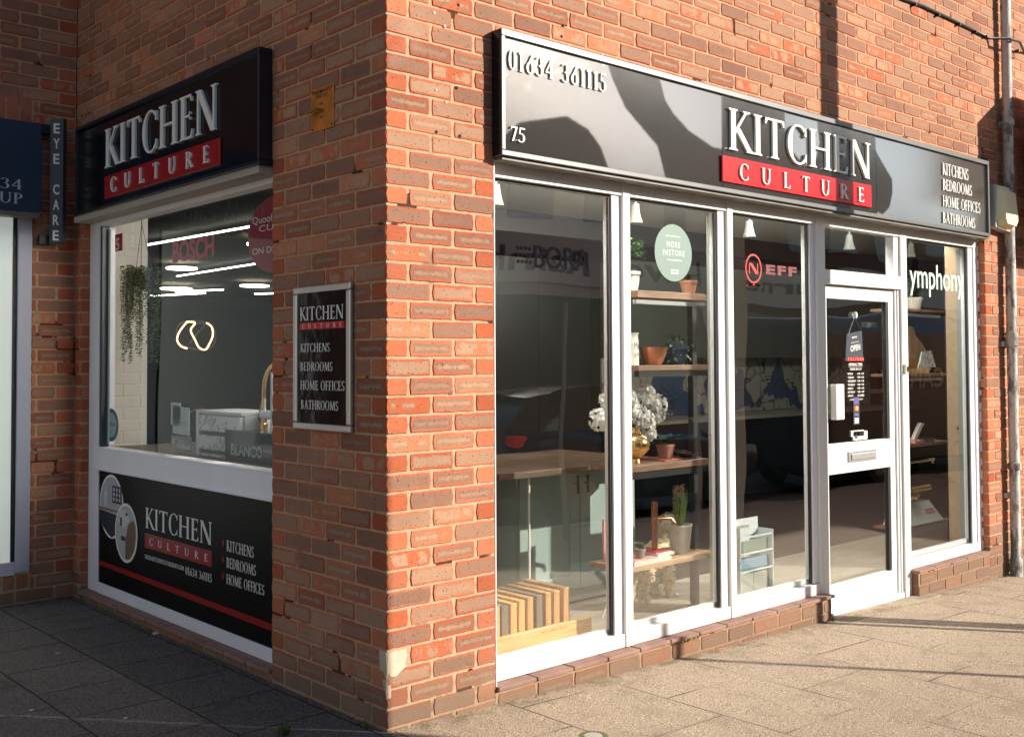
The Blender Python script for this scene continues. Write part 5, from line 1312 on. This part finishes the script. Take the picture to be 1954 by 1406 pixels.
for i in range(20):
    a = random.random()*6.283; mb.leaf((HC[0]-.05+.01*math.cos(a), HC[1], HC[2]+.24+random.uniform(-.02, .03)), (math.cos(a), math.sin(a), .2), (0, 0, 1), .024, .009, .4)
mb.build('flower_head', make_translucent('faded_petal', (.80, .66, .46), .2), hy, smooth=True)

# fluffy toy dog behind the low table
def skin_obj(name, nodes, edges, m, parent, sub=2, disp=None):
    me = bpy.data.meshes.new(name); me.from_pydata([n[0] for n in nodes], edges, []); me.update()
    o = bpy.data.objects.new(name, me); C.objects.link(o)
    o.modifiers.new('skin', 'SKIN'); me.skin_vertices or me.attributes
    if not me.skin_vertices:
        pass
    for i, n in enumerate(nodes):
        sv = me.skin_vertices[0].data[i]; sv.radius = (n[1]*.85, n[1]*.85); sv.use_root = (i == 0)
    s_ = o.modifiers.new('sub', 'SUBSURF'); s_.levels = sub; s_.render_levels = sub
    if disp:
        tx = bpy.data.textures.new(name+'_fluff', 'CLOUDS'); tx.noise_scale = disp[1]; tx.noise_depth = 2
        dm = o.modifiers.new('fluff', 'DISPLACE'); dm.texture = tx; dm.strength = disp[0]; dm.mid_level = .5; dm.texture_coords = 'LOCAL'
    me.materials.append(m)
    o.parent = parent; o.matrix_parent_inverse = Matrix.Translation(-Vector(parent.location))
    return o
dg = thing('toy_dog', (2.72, 1.05, IF), 'curly cream toy dog standing behind the low table', 'toy dog')
D = (2.63, 1.05, IF)
q = lambda x, z, y=0: (D[0]+x*.85, D[1]+y*.85, D[2]+z*.82)
nodes = [(q(.0, .30), .085), (q(.13, .31), .090), (q(.26, .33), .085), (q(.30, .45), .060), (q(.31, .56), .065), (q(.39, .545), .038),
         (q(.25, .20, -.06), .040), (q(.262, .09, -.06), .030), (q(.27, .03, -.06), .032), (q(.25, .20, .07), .038), (q(.262, .04, .08), .030),
         (q(.0, .20, -.06), .048), (q(-.045, .11, -.06), .032), (q(-.025, .03, -.06), .034), (q(.0, .20, .07), .044), (q(-.03, .04, .08), .032), (q(-.09, .38), .03), (q(-.12, .45), .034)]
edges = [(0, 1), (1, 2), (2, 3), (3, 4), (4, 5), (2, 6), (6, 7), (7, 8), (2, 9), (9, 10), (0, 11), (11, 12), (12, 13), (0, 14), (14, 15), (0, 16), (16, 17)]
me_ = None
try:
    body = skin_obj('body', nodes, edges, DOGF, dg, 2, (.035, .03))
except Exception as e:
    print('skin fallback', e); raise
# curls all over
mb = MB()
def curls(c, r, n, ry=None):
    for i in range(n):
        v = Vector((random.gauss(0, 1), random.gauss(0, 1), random.gauss(0, 1))).normalized()
        b = Vector(c)+v*r*random.uniform(.85, 1.05); mb.leaf(tuple(b), tuple(v+Vector((random.uniform(-.7, .7), random.uniform(-.7, .7), -.6))), tuple(v), .028, .010, .6)
for n in nodes: curls(n[0], n[1]*.87, int(2600*n[1]))
for a, b in edges:
    A, Bq = Vector(nodes[a][0]), Vector(nodes[b][0]); curls(tuple((A+Bq)/2), (nodes[a][1]+nodes[b][1])/2*.8, int(1100*(nodes[a][1]+nodes[b][1])/2))
mb.build('fur', make_translucent('fur_tuft', (.90, .82, .64), .15), dg)
FD = D
MB().lathe([(0, .012), (.010, .008), (.012, 0), (0, -.01)], q(.425, .55), 12).build('nose', GASKET, dg)
for sy in (-.035, .035): MB().lathe([(0, .008), (.007, .005), (.008, 0), (0, -.006)], q(.365, .585, sy), 10).build('eye', GASKET, dg)

# brochure holder in the third window
bh = thing('brochure_holder', (3.23, .6, IF), 'clear acrylic brochure stand on the floor of the third window', 'brochure holder')
AC = mat('acrylic_edge', (.62, .68, .70), .15)
mb = MB()
for z in (IF, .09, .20, .30): mb.box(3.06, 3.405, .60, .606, z, z+.010)
mb.box(3.398, 3.406, .60, .72, IF, .33); mb.box(3.055, 3.062, .60, .72, IF, .37)
mb.box(3.06, 3.40, .715, .72, IF, .40)
mb.build('stand', AC, bh)
MB().box(3.08, 3.39, .63, .64, .205, .275).build('brochure', mat('br_green', (.16, .22, .18), .5), bh)
MB().box(3.08, 3.39, .63, .64, .10, .165).build('brochure', mat('br_blue', (.20, .32, .42), .5), bh)
MB().box(3.08, 3.23, .63, .64, IF+.012, .07).box(3.235, 3.39, .63, .64, IF+.012, .07).build('brochure', mat('br_grey', (.38, .40, .36), .5), bh)
mb = MB(); sans(mb, 'symphony', FR(.712), 3.14, 3.30, .335, .365, .003); mb.build('lettering', mat('br_text', (.10, .16, .18), .5), bh)
MB().prism([(3.06, .32), (3.40, .285), (3.40, .33), (3.22, .385), (3.06, .385)], FR(.714), 0, .0015).build('header_card', mat('header_card', (.62, .66, .66), .4), bh)

# ------------------------------------------------------------------ last window display
for (z, lb, m_) in ((1.795, 'top shelf with a white plant pot in the last window', WB), (1.300, 'shelf with the chopping board in the last window', WB), (.765, 'shelf with the maroon board in the last window', WB), (.150, 'lowest shelf under the gold tap in the last window', WB)):
    shelf(5.05, 5.815, .60, .84, z, .022, m_, lb, z > 1)
def ivy(t, c):
    mb = MB()
    for i in range(26):
        a = random.random()*6.283; mb.leaf((c[0]+.03*math.cos(a), c[1]+.03*math.sin(a), c[2]+random.uniform(0, .08)), (math.cos(a), math.sin(a), random.uniform(0, 1.4)), (0, 0, 1), .09, .042, .4)
    for i in range(8):
        a = i; mb.leaf((c[0], c[1], c[2]+.10), (math.cos(a)*.7, math.sin(a)*.7, .5), (0, 0, 1), .075, .04, .3)
    mb.tube([c, (c[0], c[1], c[2]+.11)], .004)
    mb.build('foliage', LEAF, t, smooth=True)
plant((5.48, .72, 1.796), 'leafy green plant in a white bowl pot on the top shelf of the last window', CERAM, .06, .078, .095, ivy)
cbx = MB()
def P4(px, py, y): p = at(px, py, 'y', y); return (p.x, p.z)
pts = [P4(1729, 660, .80), P4(1729, 628, .80), P4(1734, 622, .80), P4(1740, 626, .80), P4(1743, 640, .80), P4(1755, 655, .80), P4(1766, 673, .80), P4(1772, 700, .80), P4(1772, 706, .80), P4(1729, 706, .80)]
cbx.prism(pts[::-1], FR(.80), 0, .018).build('chopping_board', OAKV, None, 'rounded wooden chopping board with handle leaning in the last window', 'chopping board')
mb = MB().prism([P4(1750, 702, .72), P4(1783, 700, .72), P4(1774, 669, .72), P4(1757, 671, .72)], FR(.72), 0, .014); mb.build('marble_slab', MARB, None, 'small marble slab standing in an oak block', 'slab')
MB().box(5.30, 5.62, .66, .74, 1.301, 1.335).build('oak_block', OAK, None, 'pale oak block stand on the chopping board shelf', 'stand', bevel=.003)
fv = thing('dried_flowers', (5.30, .68, 1.301), 'lilac dried flowers in a small glass on the chopping board shelf', 'flowers')
MB().lathe([(0, 0), (.025, 0), (.025, .07), (.022, .07), (.022, .004), (0, .004)], (5.26, .68, 1.3005), 18).build('glass', ACRY, fv)
bushy((5.27, .68, 1.43), .075, 150, .022, .014, mat('lilac', (.40, .30, .36), .8), fv, nm='flower_head')
MB().box(5.10, 5.50, .76, .775, .766, .985).build('maroon_board', MAROON, None, 'square maroon sample board in the last window', 'board')
mb = MB(); a_ = P4(1740, 835, .70)
mb.prism([P4(1737, 838, .70), P4(1741, 840, .70), P4(1757, 808, .70), P4(1751, 806, .70)], FR(.70), 0, .03).build('paint_card', PAPER, None, 'white folded card in front of the maroon board', 'card')
MB().box(5.30, 5.62, .62, .74, .766, .788).build('pink_swatch', PINK, None, 'stack of pink sample swatches on the maroon board shelf', 'swatches')
MB().box(5.42, 5.58, .60, .70, .7885, .797).build('sunglasses_case', CHAR, None, 'small dark case on the pink swatches', 'case')
# gold tap on a white wedge stand
ts = thing('tap_stand', (5.4, .7, .151), 'white wedge display base with red lettering in the last window', 'display stand')
mb = MB(); A = [P4(1738, 995, .62), P4(1801, 993, .62), P4(1787, 962, .62), P4(1750, 962, .62)]
z0 = .151; mb.v = [(5.12, .60, z0), (5.70, .60, z0), (5.70, .80, z0), (5.12, .80, z0), (5.18, .66, z0+.16), (5.58, .66, z0+.16), (5.58, .78, z0+.16), (5.18, .78, z0+.16)]
mb.f = [(3, 2, 1, 0), (4, 5, 6, 7), (0, 1, 5, 4), (1, 2, 6, 5), (2, 3, 7, 6), (3, 0, 4, 7)]
mb.build('base', mat('stand_white', (.66, .68, .66), .4), ts, bevel=.004)
WF = lambda u, v, d: (u, .598+.06*((v-z0)/.16)-d, v)
mb = MB(); sans(mb, 'FRANKE', WF, 5.46, 5.60, z0+.085, z0+.102, .001, .05); sans(mb, 'TAPS', WF, 5.46, 5.60, z0+.062, z0+.078, .001, .05); mb.build('lettering', REDV, ts)
lt_ = thing('gold_tap', (5.38, .72, .312), 'tall square necked gold tap on the white wedge base', 'tap')
MB().tube([(5.38, .72, .312), (5.38, .72, .585), (5.385, .72, .60), (5.40, .72, .61), (5.74, .70, .615)], .014, 12).tube([(5.72, .70, .612), (5.72, .70, .585)], .012, 12).build('spout', GOLD, lt_)
MB().tube([(5.46, .70, .312), (5.46, .70, .40)], .013, 12).tube([(5.36, .70, .40), (5.60, .67, .41)], .026, 14).build('handle', GOLD, lt_)
MB().lathe([(0, 0), (.05, 0), (.09, .035), (.095, .05), (.08, .045), (0, .01)], (5.28, .68, .33), 20).build('gold_bowl', GOLD, None, 'tipped gold bowl beside the tall tap', 'bowl')
lp = thing('leaf_plant', (5.12, .70, .312), 'teal leaved plant beside the gold bowl in the last window', 'plant')
mb = MB()
for i in range(16):
    a = i*2.4; mb.leaf((5.12, .70, .40+.01*i), (math.cos(a), math.sin(a), .9), (0, 0, 1), .10, .05, .3)
mb.tube([(5.12, .70, .312), (5.12, .70, .56)], .004)
mb.build('foliage', mat('teal_leaf', (.10, .26, .20), .5), lp, smooth=True)
# grey side wall of the last window
MB().box(6.2, 6.3, .31, .80, IF, 2.559).build('inner_wall', WALLG, None, kind='structure')
MB().box(6.14, 6.199, .70, .79, IF, 2.30).build('room_divider', BLACKM, None, 'tall dark divider edge beside the grey inner wall', 'divider')

# ------------------------------------------------------------------ vinyl on the front panes
YV = GY-.003
FV = lambda u, v, d: (u, YV-d, v)
SAGE = mat('sage_vinyl', (.17, .26, .23), .5)
sticker('round_sticker', 'sage green round sticker reading MORE INSTORE on the second window', SAGE, [ell(1.828, 1.958, .146, .146, 44)], FV,
        [('s', 'MORE', 1.775, 1.880, 1.985, 2.014, {'space': 1.3, 'off': -.008}), ('s', 'INSTORE', 1.745, 1.915, 1.943, 1.972, {'space': 1.3, 'off': -.008})])
sticker('sticker_rules', 'two thin white lines above and below MORE INSTORE', WHITEV, [rect(1.765, 1.880, 2.040, 2.044), rect(1.778, 1.892, 1.918, 1.922)], lambda u, v, d: (u, YV-.0012-d, v), cat='lines')
sticker('hashtag_label', 'tiny white label at the foot of the sage green sticker', WHITEV, [rect(1.805, 1.862, 1.850, 1.872)], lambda u, v, d: (u, YV-.0012-d, v), [('s', 'thanks', 1.812, 1.856, 1.856, 1.867, {'off': .02})], GASKET)
NR = mat('neff_red', (.42, .015, .010), .5)
mb = MB()
for i in range(28):
    a, b = R(360*i/28), R(360*(i+1)/28); r0, r1 = .066, .076
    mb.prism([(2.512+r0*math.cos(a), 1.915+r0*1.08*math.sin(a)), (2.512+r1*math.cos(a), 1.915+r1*1.08*math.sin(a)), (2.512+r1*math.cos(b), 1.915+r1*1.08*math.sin(b)), (2.512+r0*math.cos(b), 1.915+r0*1.08*math.sin(b))], FV, 0, .0006)
mb.prism([(2.470, 1.885), (2.478, 1.885), (2.478, 1.938), (2.528, 1.885), (2.553, 1.885), (2.553, 1.945), (2.545, 1.945), (2.545, 1.900), (2.500, 1.945), (2.470, 1.945)], FV, 0, .0007)
mb.prism([(2.44, 1.818), (2.505, 1.824), (2.512, 1.838), (2.519, 1.824), (2.59, 1.818), (2.59, 1.822), (2.44, 1.822)], FV, 0, .0005)
nf = mb.build('brand_lettering', NR, None, 'red ringed N logo with EFF lettering on the third window', 'lettering')
mb = MB(); sans(mb, 'EFF', FV, 2.628, 2.930, 1.890, 1.945, .0006, .05, 1.25); c = mb.build('lettering', mat('neff_dull', (.15, .008, .010), .5), nf); c.matrix_parent_inverse = Matrix.Translation(-Vector(nf.location))
mb = MB(); sans(mb, 'BORA', FV, .862, 1.215, 1.828, 1.932, .0006, .004)
for i in range(4):
    for j in range(3): mb.prism(ell(.765+i*.024, 1.852+j*.030, .008, .008, 12), FV, 0, .0006)
mb.build('brand_lettering', mat('dark_vinyl', (.009, .009, .012), .9, spec=0.0), None, 'dark BORA lettering with a dot grid on the first window', 'lettering')
mb = MB(); sans(mb, 'ymphony', FV, 4.250, 5.022, 1.832, 2.055, .0006, .004)
mb.build('brand_lettering', mat('mint_vinyl', (.62, .80, .66), .6), None, 'pale symphony lettering across the last window', 'lettering')
# door notices
YD = .094
DV = lambda u, v, d: (u, YD-d, v)
oc = thing('open_sign', (3.55, YD, 1.42), 'small dark OPEN sign hanging from a clear suction hook on the door', 'open sign')
MB().prism([(3.455, 1.40), (3.66, 1.425), (3.65, 1.59), (3.475, 1.565)], DV, 0, .002).build('board', mat('slate_board', (.035, .05, .065), .4), oc)
mb = MB(); sans(mb, 'OPEN', lambda u, v, d: (u, YD-d, v+(u-3.56)*.12), 3.512, 3.625, 1.462, 1.500, .0035, .02); sans(mb, 'come in we are', lambda u, v, d: (u, YD-d, v+(u-3.56)*.12), 3.52, 3.61, 1.512, 1.522, .0035); sans(mb, 'Symphony', lambda u, v, d: (u, YD-d, v+(u-3.56)*.12), 3.53, 3.59, 1.54, 1.555, .0035, .03)
mb.build('lettering', WHITEV, oc)
MB().tube([(3.49, YD-.003, 1.565), (3.562, YD-.004, 1.672), (3.64, YD-.003, 1.588)], .0022, 6).build('cord', GASKET, oc)
MB().lathe([(0, .0), (.012, 0), (.016, .02), (.012, .036), (0, .04)], (3.562, YD-.008, 1.665), 14).build('suction_cup', ACRY, oc)
hrs = thing('opening_hours', (3.57, YD, 1.15), 'white opening times lettering below a red strip on the door glass', 'lettering')
MB().prism(rect(3.478, 3.668, 1.400, 1.424), DV, 0, .0026).build('red_strip', REDP, hrs)
mb = MB(); serif(mb, 'CULTURE', DV, 3.485, 3.662, 1.403, 1.420, .0027, .0030, .8); sans(mb, 'OPENING TIMES', DV, 3.493, 3.652, 1.372, 1.388, .0008, .02); mb.prism(rect(3.493, 3.652, 1.366, 1.368), DV, 0, .0008)
sans(mb, '01634 361115', DV, 3.508, 3.640, 1.343, 1.359, .0008, .02); z = 1.316
for d_, h_ in (('MONDAY', '9.00 - 4.30'), ('TUESDAY', '9.00 - 4.30'), ('WEDNESDAY', '9.00 - 4.30'), ('THURSDAY', '9.00 - 4.30'), ('FRIDAY', '9.00 - 4.30'), ('SATURDAY', '9.00 - 4.00'), ('SUNDAY', 'CLOSED')):
    sans(mb, d_, DV, 3.480, 3.480+.0105*len(d_), z, z+.012, .0008, .02); sans(mb, h_, DV, 3.592, 3.668, z, z+.012, .0008, .02); z -= .0225
sans(mb, 'CLOSED BANK HOLIDAYS', DV, 3.500, 3.652, z, z+.009, .0008, .01)
mb.build('lettering', WHITEV, hrs)
pc = thing('card_sticker', (3.575, YD, 1.0), 'narrow payment card sticker strip under the opening times', 'window sticker')
MB().prism(rect(3.540, 3.610, 1.008, 1.180), DV, 0, .0006).build('strip', mat('strip_navy', (.02, .022, .05), .5), pc)
MB().prism(rect(3.547, 3.603, 1.135, 1.172), DV, .0007, .001).build('violet_patch', mat('violet', (.10, .08, .32), .5), pc)
MB().prism(ell(3.568, 1.108, .016, .016, 20), DV, .0007, .001).build('orange_disc', mat('disc_red', (.70, .12, .03), .5), pc)
MB().prism(ell(3.583, 1.108, .016, .016, 20), DV, .0011, .0014).build('orange_disc', mat('disc_orange', (.80, .35, .06), .5), pc)
mb = MB(); sans(mb, 'VISA', DV, 3.553, 3.598, 1.062, 1.076, .0011, .04); mb.build('lettering', mat('visa_blue', (.10, .28, .60), .5), pc)
MB().prism(rect(3.553, 3.598, 1.016, 1.048), DV, .0007, .001).build('white_patch', WHITEV, pc)
sticker('cctv_notice', 'white CCTV notice at the bottom of the upper door glass', WHITEV, [rect(3.535, 3.700, .912, .965), rect(3.510, 3.660, .935, .972)], DV, [('s', 'CCTV', 3.60, 3.665, .940, .957, {'off': .02}), ('s', 'in operation', 3.60, 3.685, .925, .934)], mat('ink', (.04, .05, .07), .6))
mb = MB(); mb.prism([(3.548, .922), (3.585, .922), (3.5665, .958)], DV, .0012, .0016); o = mb.build('warning_triangle', mat('ink', (.04, .05, .07), .6), None, 'tiny triangle symbol on the CCTV notice', 'symbol')
MB().box(3.83, 3.955, .16, .20, 1.615, 1.650).build('door_closer', GASKET, None, 'black door closer arm inside the top of the door', 'door closer')

# ------------------------------------------------------------------ the street behind the camera (seen in the glass, casts the shadows)
def lamp_post(x, y, r, h, label, name='lamp_post', arm=False, m=None, cat='lamp post'):
    z0 = gz(x); t = thing(name, (x, y, z0), label, cat)
    MB().lathe([(r*1.7, 0), (r*1.7, .9), (r, .95), (r*.9, h)], (x, y, z0), 16).build('column', m or mat('column_grey', (.34, .33, .30), .5), t) if arm else MB().lathe([(r, 0), (r, h), (0, h)], (x, y, z0), 12).build('pole', m or mat('pole_grey', (.22, .22, .22), .5), t)
    if arm: MB().tube([(x, y, z0+h), (x+.2, y-.5, z0+h+.3), (x+.3, y-1.0, z0+h+.3)], .04).build('arm', MATS['column_grey'], t); MB().box(x+.2, x+.4, y-1.6, y-.9, z0+h+.22, z0+h+.34).build('lantern', MATS['column_grey'], t, bevel=.02)
    return t
lc = thing('lamp_post', (4.26, -1.36, gz(4.26)), 'tall grey lamp column on the pavement in front of the shop', 'lamp post')
MB().lathe([(.078, 0), (.075, 6.2), (0, 6.2)], (4.26, -1.36, gz(4.26)), 20).build('column', mat('column_grey', (.34, .33, .30), .5), lc)
MB().tube([(4.26, -1.36, 6.0), (4.26, -1.9, 6.3), (4.26, -2.5, 6.35)], .035).build('arm', MATS['column_grey'], lc)
MB().box(4.16, 4.36, -3.0, -2.4, 6.28, 6.40).build('lantern', MATS['column_grey'], lc, bevel=.03)
gp = thing('sign_post', (4.4, -1.85, gz(4.4)), 'thin grey post of a parking sign in front of the shop', 'sign post')
MB().tube([(4.55, -1.95, gz(4.5)), (4.55, -1.95, 1.2)], .028).build('pole', mat('pole_grey', (.22, .22, .22), .5), gp)
g2 = thing('bollard', (4.4, -3.3, gz(4.4)), 'thin steel bollard at the kerb in front of the shop', 'bollard')
MB().tube([(4.33, -3.25, gz(4.3)), (4.33, -3.25, 1.9)], .024).build('pole', MATS['pole_grey'], g2)
# projecting board and canopy of the next shop on the right: their shadows fall on the wall end
ap = thing('shade_panel', (2.3, -3.45, gz(2.3)), 'tall grey street panel standing at the kerb beside the camera', 'street panel')  # added out of view to keep the lower left paving in shade
MB().box(1.75, 2.738, -3.52, -3.40, .25, 2.75).build('cabinet', mat('panel_grey', (.20, .21, .22), .4), ap, bevel=.02)
MB().box(2.0, 2.5, -3.50, -3.42, gz(2.3), .249).build('foot', MATS['panel_grey'], ap)
PALEB = mat('pale_board', (.72, .72, .70), .5)  # pale so the fascia sign mirrors these unseen boxes as light as sky
hb = thing('projecting_sign', (7.2, -.4, 2.73), 'deep pale sign box standing off the wall beyond the right end', 'shop sign')
MB().box(5.66, 9.4, -.70, -.12, 2.735, 3.445).build('box', PALEB, hb, bevel=.004)
for x in (6.2, 8.6): MB().box(x, x+.06, -.119, -.001, 3.0, 3.06).build('bracket', GASKET, hb)
cn = thing('shop_canopy', (7.5, -.3, 2.3), 'pale boxy blind case of the next shop below its sign box', 'blind case')
MB().box(5.75, 9.4, -.43, -.12, 2.300, 2.722).build('case', PALEB, cn, bevel=.004)
for x in (6.2, 8.6): MB().box(x, x+.06, -.119, -.001, 2.45, 2.51).build('bracket', GASKET, cn)

# parked dark hatchback
def car(x0, y0, L_, label):
    z0 = gz(x0)-.12; t = thing('parked_car', (x0+L_/2, y0-.9, z0), label, 'car')
    sec = [(0, .45, .85, .60), (.10, .30, .98, .74), (.35, .22, 1.02, .84), (1.0, .20, .98, .89), (2.2, .20, .95, .90), (3.0, .20, .90, .89), (3.7, .24, .80, .84), (4.05, .34, .66, .70), (4.15, .42, .55, .5)]
    mb = MB(); prof = []
    for (x, zl, zh, hw) in sec:
        n = len(mb.v)
        for k in range(16):
            a = 2*math.pi*k/16; c, s_ = math.cos(a), math.sin(a)
            e = lambda q: math.copysign(abs(q)**.45, q)
            mb.v.append((x0+x*L_/4.15, y0-.9+hw*e(c), z0+(zl+zh)/2+(zh-zl)/2*e(s_)))
    for i in range(len(sec)-1):
        for k in range(16):
            k2 = (k+1) % 16; mb.f.append((i*16+k, i*16+k2, (i+1)*16+k2, (i+1)*16+k))
    mb.f.append(tuple(range(16))[::-1]); mb.f.append(tuple((len(sec)-1)*16+k for k in range(16))); mb.smooth = True
    PA = mat('car_paint', (.010, .012, .016), .10, metal=.3)
    body = mb.build('body', PA, t)
    gh = MB(); cs = [(.12, 1.0, 1.02, .66), (.42, .95, 1.36, .64), (.9, .93, 1.43, .63), (1.7, .93, 1.44, .62), (2.3, .92, 1.36, .62), (3.0, .90, .98, .66)]
    for (x, zl, zh, hw) in cs: gh.v += [(x0+x*L_/4.15, y0-.9-hw-.1*(zl < .99), z0+zl-.06), (x0+x*L_/4.15, y0-.9-hw*.86, z0+zh), (x0+x*L_/4.15, y0-.9+hw*.86, z0+zh), (x0+x*L_/4.15, y0-.9+hw+.1*(zl < .99), z0+zl-.06)]
    for i in range(len(cs)-1):
        for k in range(3): gh.f.append((4*i+k, 4*i+k+1, 4*i+k+5, 4*i+k+4))
    gh.f += [(0, 1, 2, 3), (20, 23, 22, 21)]
    gh.build('cabin_glass', mat('car_glass', (.012, .014, .016), .04), t, smooth=True)
    rf = MB(); rs = [(.38, 1.38), (.9, 1.45), (1.7, 1.46), (2.3, 1.385)]
    for (x, z) in rs: rf.v += [(x0+x, y0-.9-.53, z0+z-.02), (x0+x, y0-.9, z0+z+.012), (x0+x, y0-.9+.53, z0+z-.02)]
    for i in range(3): rf.f += [(3*i, 3*i+3, 3*i+4, 3*i+1), (3*i+1, 3*i+4, 3*i+5, 3*i+2)]
    rf.build('roof', PA, t, smooth=True)
    TL = mat('tail_light', (.45, .01, .01), .3, emit=(1, .03, .02), estr=.12)
    for sy in (-.66, .60): MB().box(x0-.02+.06, x0+.22, y0-.9+sy, y0-.9+sy+.14, z0+.80, z0+.93).build('tail_light', TL, t, bevel=.02)
    for (wx, sy) in ((.75, -.86), (3.2, -.86), (.75, .70), (3.2, .70)):
        w_ = MB(); c0 = (x0+wx, y0-.9+sy, z0+.31)
        for k in range(24):
            pass
        w_.tube([(c0[0], c0[1], c0[2]), (c0[0], c0[1]+.17, c0[2])], .31, 24); wh = w_.build('wheel', mat('tyre', (.015, .015, .015), .8), t)
        MB().tube([(c0[0], c0[1]-.006, c0[2]), (c0[0], c0[1]+.176, c0[2])], .20, 20).build('rim', mat('rim', (.45, .45, .46), .25, metal=.9), wh)
    return t
car(4.55, -4.05, 4.15, 'dark hatchback parked at the kerb, reflected in the first front window')
# dark van
vn = thing('parked_van', (12.6, -5.1, gz(12)-.12), 'dark grey panel van parked at the kerb, reflected in the third window', 'van')
zv = gz(12)-.12
mb = MB(); sec = [(10.2, .35, 2.30), (10.3, .28, 2.42), (13.6, .28, 2.45), (14.3, .28, 2.35), (15.0, .28, 1.30), (15.6, .35, 1.05), (15.75, .45, .85)]
for (x, a, b) in sec:
    for (yy, zz) in ((-6.05, a), (-6.05, b*.9), (-5.9, b), (-4.3, b), (-4.12, b*.9), (-4.12, a)): mb.v.append((x, yy, zv+zz))
for i in range(len(sec)-1):
    for k in range(6): mb.f.append((6*i+k, 6*i+(k+1) % 6, 6*i+6+(k+1) % 6, 6*i+6+k))
mb.f.append((5, 4, 3, 2, 1, 0)); n = 6*(len(sec)-1); mb.f.append(tuple(range(n, n+6)))
mb.build('body', mat('van_paint', (.045, .05, .052), .25), vn, bevel=.05)
MB().box(13.7, 14.7, -4.117, -4.10, zv+1.25, zv+1.95).build('side_window', MATS['car_glass'], vn)
VF = lambda u, v, d: (u, -4.115+d, v)
mb = MB(); sans(mb, 'CAPITAL', lambda u, v, d: (24.3-u, -4.112+d, v), 10.9, 13.3, zv+1.35, zv+1.70, .004, .02); mb.build('lettering', mat('van_letter', (.35, .36, .36), .6), vn)
for z in (1.95, 1.05): MB().box(10.185, 10.199, -4.34, -4.22, zv+z, zv+z+.12).build('tail_light', MATS['tail_light'], vn)
for (wx, sy) in ((11.2, -6.0), (14.8, -6.0), (11.2, -4.30), (14.8, -4.30)):
    wh = MB().tube([(wx, sy, zv+.34), (wx, sy+.19, zv+.34)], .34, 24).build('wheel', MATS['tyre'], vn)
    MB().tube([(wx, sy-.006, zv+.34), (wx, sy+.196, zv+.34)], .20, 18).build('rim', MATS['rim'], wh)
# low terraces opposite
def terrace(x0, x1, y0, eave, ridge, wallm, label, fascia=None, text=None):
    t = thing('terrace_building', ((x0+x1)/2, y0-3, gz(20)), label, 'building', 'low buildings across the street')
    MB().box(x0, x1, y0-7, y0, -.6, eave).build('wall', wallm, t)
    rf = MB(); rf.v = [(x0-.2, y0+.35, eave-.05), (x1+.2, y0+.35, eave-.05), (x1+.2, y0-3.5, ridge), (x0-.2, y0-3.5, ridge), (x0-.2, y0-7.3, eave-.05), (x1+.2, y0-7.3, eave-.05)]
    rf.f = [(0, 1, 2, 3), (3, 2, 5, 4), (0, 3, 4), (1, 5, 2)]
    r_ = rf.build('roof', mat('slate_roof', (.06, .085, .12), .7, var=.15), t)
    MB().box(x0+1.5, x0+2.2, y0-3.9, y0-3.2, ridge-.4, ridge+.9).build('chimney', mat('chimney_brick', (.20, .08, .05), .9), r_)
    if fascia:
        MB().box(x0+.1, x1-.1, y0+.002, y0+.12, 3.0, 4.05).build('fascia', fascia, t)
        if text:
            mb = MB(); sans(mb, text, lambda u, v, d: (x0+x1-u, y0+.125+d, v), x0+.6, x1-.6, 3.25, 3.80, .004, .02); mb.build('lettering', mat('fascia_letter', (.10, .09, .08), .6), t)
    i = x0+.7
    while i < x1-1.5:
        wn = MB().box(i, i+1.1, y0+.002, y0+.06, eave-1.05+.1, eave-.15).build('window', mat('opp_window', (.10, .14, .20), .05), t)
        i += 2.3
    MB().box(x0+.6, x1-.6, y0+.002, y0+.05, .2, 2.7).build('shop_front', mat('opp_glass', (.012, .014, .016), .05), t)
BW = mat('opposite_brick', (.16, .085, .065), .9, var=.2, vscale=2); RW = mat('opposite_render', (.62, .60, .55), .8)
terrace(9.5, 19.5, -13.2, 5.3, 6.6, RW, 'pale rendered building across the street reflected in the second window', RW, 'Lower Rainham')
terrace(19.7, 30, -13.4, 5.4, 7.0, BW, 'brick building across the street reflected in the third window', RW, 'Sittingbourne')
terrace(30.3, 46, -13.2, 5.8, 7.6, BW, 'brick building further down the opposite side', RW)
terrace(-12, 8.5, -13.4, 5.2, 6.4, BW, 'low brick terrace behind the camera to the left', RW)
MB().box(19.7, 46, -12.9, -12.7, -.5, .55).build('garden_wall', BW, None, 'low brick wall along the opposite pavement', 'wall')
MB().box(19.7, 46, -12.69, -10.9, -.26, -.20).build('grass_verge', mat('verge_grass', (.12, .18, .04), .95, bump=.02, bscale=30), None, kind='structure')
